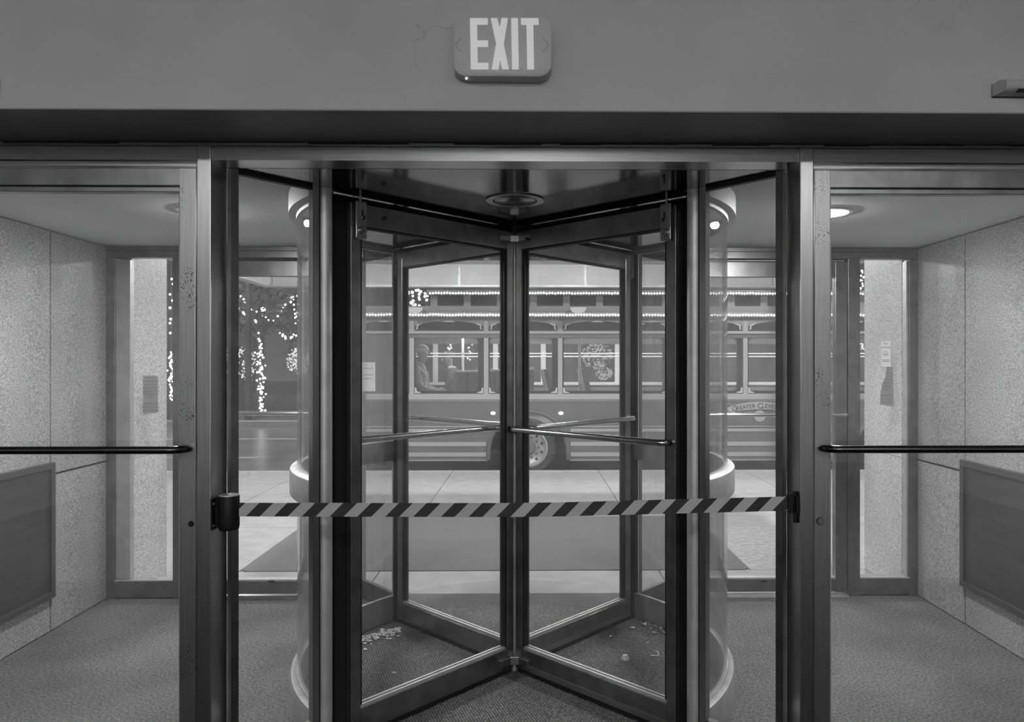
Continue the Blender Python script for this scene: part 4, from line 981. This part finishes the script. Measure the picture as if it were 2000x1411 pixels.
# ---------------------------------------------------------------- passengers
def person(label, loc, face, cloth, trouser, hairm, scale=1.0):
    """seated figure grown over a skeleton; faces +x at face = 1"""
    JT = [  # name: parent, (x forward, y side, z up from the seat), radius
     ('pelvis', None, (0, 0, .10), (.15, .16)), ('waist', 'pelvis', (.01, 0, .24), (.125, .15)), ('chest', 'waist', (.02, 0, .42), (.13, .17)), ('neckb', 'chest', (.045, 0, .55), (.075, .09)),
     ('neck', 'neckb', (.075, 0, .61), (.055, .055)), ('jaw', 'neck', (.105, 0, .68), (.075, .07)), ('skull', 'jaw', (.095, 0, .765), (.098, .08)), ('crown', 'skull', (.085, 0, .83), (.07, .06))]
    for s, n in ((-1, 'l'), (1, 'r')):
        JT += [('sh' + n, 'neckb', (.03, s*.17, .51), (.065, .065)), ('el' + n, 'sh' + n, (.1, s*.21, .26), (.048, .048)), ('wr' + n, 'el' + n, (.3, s*.12, .2), (.033, .033)), ('pa' + n, 'wr' + n, (.37, s*.1, .215), (.03, .022)),
               ('hp' + n, 'pelvis', (.06, s*.1, .08), (.1, .1)), ('kn' + n, 'hp' + n, (.46, s*.12, .09), (.07, .07)), ('an' + n, 'kn' + n, (.44, s*.12, -.33), (.048, .048)), ('ft' + n, 'an' + n, (.58, s*.13, -.37), (.04, .045))]
        for k in range(4):
            JT += [('f%d%s' % (k, n), 'pa' + n, (.405, s*(.075 + .018*k), .225), (.0095, .0095)), ('g%d%s' % (k, n), 'f%d%s' % (k, n), (.44 - .006*abs(k - 1.5), s*(.073 + .018*k), .205), (.008, .008))]
        JT += [('t0' + n, 'pa' + n, (.37, s*.065, .235), (.011, .011)), ('t1' + n, 't0' + n, (.4, s*.055, .25), (.009, .009))]
    idx = {j[0]: i for i, j in enumerate(JT)}
    me = bpy.data.meshes.new('person'); me.from_pydata([(j[2][0]*face, j[2][1], j[2][2]) for j in JT], [(idx[j[1]], i) for i, j in enumerate(JT) if j[1]], [])
    o = bpy.data.objects.new('person', me); COL.objects.link(o)
    sk = o.modifiers.new('skin', 'SKIN'); sk.use_smooth_shade = True; ss = o.modifiers.new('sub', 'SUBSURF'); ss.levels = 2
    for i, j in enumerate(JT): me.skin_vertices[0].data[i].radius = j[3]; me.skin_vertices[0].data[i].use_root = (i == 0)
    dg = bpy.context.evaluated_depsgraph_get(); m2 = bpy.data.meshes.new_from_object(o.evaluated_get(dg)); bpy.data.objects.remove(o)
    m2.materials.clear(); SKIN = mat('skin', .42, .6)
    for q in (cloth, SKIN, trouser): m2.materials.append(q)
    for p in m2.polygons:
        c = p.center; fx = c.x*face
        p.material_index = 1 if (c.z > .585 or (fx > .315 and .15 < c.z < .3)) else (2 if c.z < .175 and fx > -.05 and not (c.z > .12 and fx < .12) else 0); p.use_smooth = True
    o = bpy.data.objects.new('person', m2); COL.objects.link(o); o.location = loc; o.scale = (scale,)*3
    tag(o, label, 'person')
    hd_ = MB(); hd_.ball((.088*face, 0, .795), .105, 0, 14, 10, (1.0, .86, .72)); hd_.build('hair', hairm, o, smooth=True, local=True)
    DARK = mat('eye', .03, .4)
    for s in (-1, 1):
        MB().ball((.188*face, s*.033, .752), .011, 0, 8, 6).build('eye', DARK, o, smooth=True, local=True)
        MB().ball((.085*face, s*.083, .735), .03, 0, 8, 6, (.7, .35, 1.1)).build('ear', SKIN, o, smooth=True, local=True)
    MB().tube([(.185*face, 0, .755), (.213*face, 0, .718), (.188*face, 0, .708)], [.012, .018, .012], 8).build('nose', SKIN, o, smooth=True, local=True)
    MB().box(min(.172*face, .184*face), max(.172*face, .184*face), -.024, .024, .672, .679).build('mouth', DARK, o, local=True)
    return o
y = YB + .42
pp = person('passenger in a pale striped jacket and light cap looking down', (PX(812, y), y, PZ(1053, 676, y) - .885), 1, mat('pale jacket', .36, .8, nscale=8, namt=.25), mat('pale trousers', .5, .8, nscale=14, namt=.3), mat('light cap', .75, .6), 1.04)
for dy in (-.13, .13):
    MB().tube([(-.06, dy, .56), (.06, dy, .565), (.155, dy, .45), (.17, dy, .3), (.1, dy, .2)], .014, 8).build('strap', mat('light strap', .7, .7), pp, smooth=True, local=True)
bus_seat(786, 806, 715, YB + .5)
y = YB + 1.75
person('passenger in a dark coat seated across the aisle', (PX(888, y), y, PZ(1053, 686, y) - .87), -1, mat('dark coat', .06, .85), mat('dark trousers', .05, .85), mat('dark hair', .06, .8), 1.0)

# ---------------------------------------------------------------- park trees with light strings, lamps
BARK = mat('dark bark', .06, .9, nscale=12, namt=.3); LEAFD = mat('dark evergreen leaves', .05, .8); BULB_T = emit('tree bulb', 3.5, False); BULB_S = emit('small tree bulb', 1.2, False)
def pxp(px, py, Y): return P(px, py, Y)
def tree(label, Y, trunk, branches, bulbs, clusters=(), foliage=()):
    base = pxp(trunk[0][0], trunk[0][1], Y); base.z = -.02
    t = thing('park_tree', base, label, 'tree', 'lit trees in the park')
    m = MB(); m.tube([base] + [pxp(x, y_, Y) for x, y_, r in trunk[1:]], [r for x, y_, r in trunk], 9).build('trunk', BARK, t, smooth=True)
    for b in branches:
        MB().tube([pxp(x, y_, Y) for x, y_ in b], [.05 - .035*k/(len(b)-1) for k in range(len(b))], 6).build('branch', BARK, t, smooth=True)
    m = MB()
    for pts, step, jit, r in bulbs:
        for (xa_, ya_), (xb_, yb__) in zip(pts[:-1], pts[1:]):
            n = max(1, int(math.hypot(xb_-xa_, yb__-ya_)/step))
            for k in range(n):
                u = (k + random.random()*.5)/n; p = pxp(xa_ + (xb_-xa_)*u + random.gauss(0, jit), ya_ + (yb__-ya_)*u + random.gauss(0, jit*.5), Y - .12 - random.random()*.1)
                m.ball(p, r*random.uniform(.7, 1.1), 0, 6, 4)
    if m.v: m.build('string_lights', BULB_T, t)
    m = MB()
    for cx_, cy_, rx_, ry_, n in clusters:
        for k in range(n):
            a_ = random.uniform(0, 2*PI); q = math.sqrt(random.random()); d_ = random.uniform(-.5, .5)
            m.octa(pxp(cx_ + rx_*q*math.cos(a_), cy_ + ry_*q*math.sin(a_), Y + d_), random.uniform(.016, .04))
    if m.v: m.build('net_lights', BULB_S, t)
    for cx_, cy_, rx_, ry_, n in foliage:
        m = MB()
        for k in range(n):
            a_ = random.uniform(0, 2*PI); q = math.sqrt(random.random()); c = pxp(cx_ + rx_*q*math.cos(a_), cy_ + ry_*q*math.sin(a_), Y + random.uniform(-.6, .8)); r = random.uniform(.05, .14)
            u = Vector((random.gauss(0,1), random.gauss(0,1), random.gauss(0,1))).normalized(); v = u.orthogonal().normalized()
            m.add([c + u*r, c + v*r*.4, c - u*r, c - v*r*.4], [(0, 1, 2, 3)])
        tag(m.build('foliage', LEAFD, t), kind='stuff')
    return t
tree('bare tree with string lights wound thickly round its trunk', 20.5, [(507, 815, .13), (508, 740, .11), (507, 672, .1), (503, 645, .08)],
     [[(503, 645), (485, 612), (470, 590), (448, 566)], [(505, 655), (522, 628), (545, 612), (566, 585), (575, 565)], [(503, 645), (478, 615), (460, 598)], [(508, 672), (520, 640), (528, 600), (523, 560)]],
     [([(508, 806), (509, 740), (508, 672)], 1.75, 4.2, .032), ([(505, 668), (507, 648)], 6, 4, .036), ([(450, 568), (462, 572), (475, 583), (487, 602), (490, 606)], 6.5, .8, .037), ([(460, 598), (470, 606), (480, 618), (490, 621)], 6.0, 1.4, .036), ([(487, 602), (500, 609), (516, 620), (532, 627), (542, 620), (553, 603), (563, 592), (572, 576)], 7, 1.6, .035), ([(572, 576), (575, 592), (576, 610), (578, 625)], 7, 1.4, .03), ([(549, 651), (558, 660), (566, 664), (576, 652)], 3, 2.4, .032)],
     foliage=[(500, 600, 70, 60, 500)])
tree('glowing shrub-like tree behind the tree with the wound trunk', 23.5, [(470, 805, .1), (468, 740, .08)], [], [], [(468, 712, 34, 34, 260), (455, 690, 18, 14, 60)], [(470, 712, 36, 36, 300)])
tree('lit tree at the edge of the bus with net lights low down', 22.5, [(585, 810, .1), (586, 720, .08), (584, 640, .05)], [], [([(580, 575), (583, 610), (580, 640)], 5, 2.5, .033)], [(583, 705, 24, 26, 200)], [(585, 640, 30, 60, 300)])
tree('slim tree trunk wound in lights beyond the whole notice', 19.5, [(334, 815, .1), (334, 740, .09), (335, 600, .06), (333, 520, .03)], [], [([(334.5, 782), (334.5, 688)], 1.9, 2.6, .031), ([(334, 655), (335, 530)], 14, 2, .036)])
tree('pair of wound trunks seen through the bus windows', 21.5, [(876, 805, .1), (877, 740, .09), (876, 665, .07)], [[(877, 690), (890, 668), (905, 660)], [(905, 680), (915, 668), (925, 660)]], [([(876, 708), (877, 662)], 3.2, 3, .036), ([(880, 664), (900, 672), (915, 668), (930, 665)], 3.2, 4, .034), ([(917, 705), (917, 672)], 3.6, 3, .03)])
tree('bright net-lit bush tree behind the bus windows', 22.0, [(1165, 805, .1), (1166, 745, .08)], [], [], [(1166, 695, 30, 26, 330), (1180, 728, 16, 14, 110)], [(1166, 700, 32, 32, 200)])
tree('tall tree with light strings above the end of the bus', 21.0, [(760, 815, .14), (765, 700, .11), (790, 610, .08), (812, 570, .05)], [[(790, 610), (805, 585), (825, 560)], [(800, 590), (790, 572), (784, 560)]], [([(785, 568), (800, 572), (812, 565)], 4, 4, .045), ([(795, 590), (812, 595), (812, 565)], 3.2, 5, .045), ([(820, 580), (836, 572), (838, 590)], 4, 4, .04)], foliage=[(790, 640, 60, 60, 250)])
tree('tree with sparse light strings beyond the torn notice', 20.0, [(1690, 815, .13), (1690, 640, .1), (1682, 530, .05)], [], [([(1678, 536), (1690, 528), (1686, 545), (1682, 565)], 4, 2.5, .036)], foliage=[(1700, 600, 40, 60, 200)])
for px_, py_, yb0, lab in ((470, 741, 805, 'park lamp globe beside the glowing shrub-like tree'), (497, 629, 812, 'park lamp globe beside the wound trunk'), (514, 605, 812, 'park lamp globe above the wound trunk'), (465, 695, 806, 'park lamp globe within the glowing shrub-like tree')):
    Y = 25.5 if px_ != 465 else 24.9; c = pxp(px_, py_, Y)
    t = thing('park_lamp', (c.x, Y, -.02), lab, 'street lamp', 'park lamps')
    MB().tube([(c.x, Y, -.02), (c.x, Y, c.z - .08)], [.05, .03], 8).build('post', BARK, t)
    MB().ball(c, .085, 0, 12, 8).build('globe', emit('park globe', 7, False), t, smooth=True)
    MB().lathe([(.04, -.12), (.06, -.08), (.05, -.06)], c, 12).build('collar', BARK, t)
# added street lamps, kept out of sight, to brighten bus, pavement and road
LAMP_S = emit('added street lamp head', L_STREET)
for x, y, lab in ((-4.35, 9.3, 'added unseen street lamp on the kerb beside the tail of the bus'), (3.6, 9.3, 'added unseen street lamp on the kerb beside the front of the bus'), (-7.5, 19.2, 'added unseen street lamp on the park side of the street')):
    t = thing('added_street_lamp', (x, y, 0), lab, 'street lamp')
    sgn = -1
    MB().tube([(x, y, -.02), (x, y, 5.2), (x, y + sgn*.3, 5.6), (x, y + sgn*1.2, 5.7)], [.09, .06, .05, .04], 10).build('post', BARK, t, smooth=True)
    MB().lathe([(.16, 0), (.14, .3), (0, .34)], (x, y + sgn*1.3, 5.62), 16).build('hood', BARK, t)
    MB().lathe([(0, -.03), (.1, -.02), (.15, 0)], (x, y + sgn*1.3, 5.615), 16).build('lamp', LAMP_S, t)
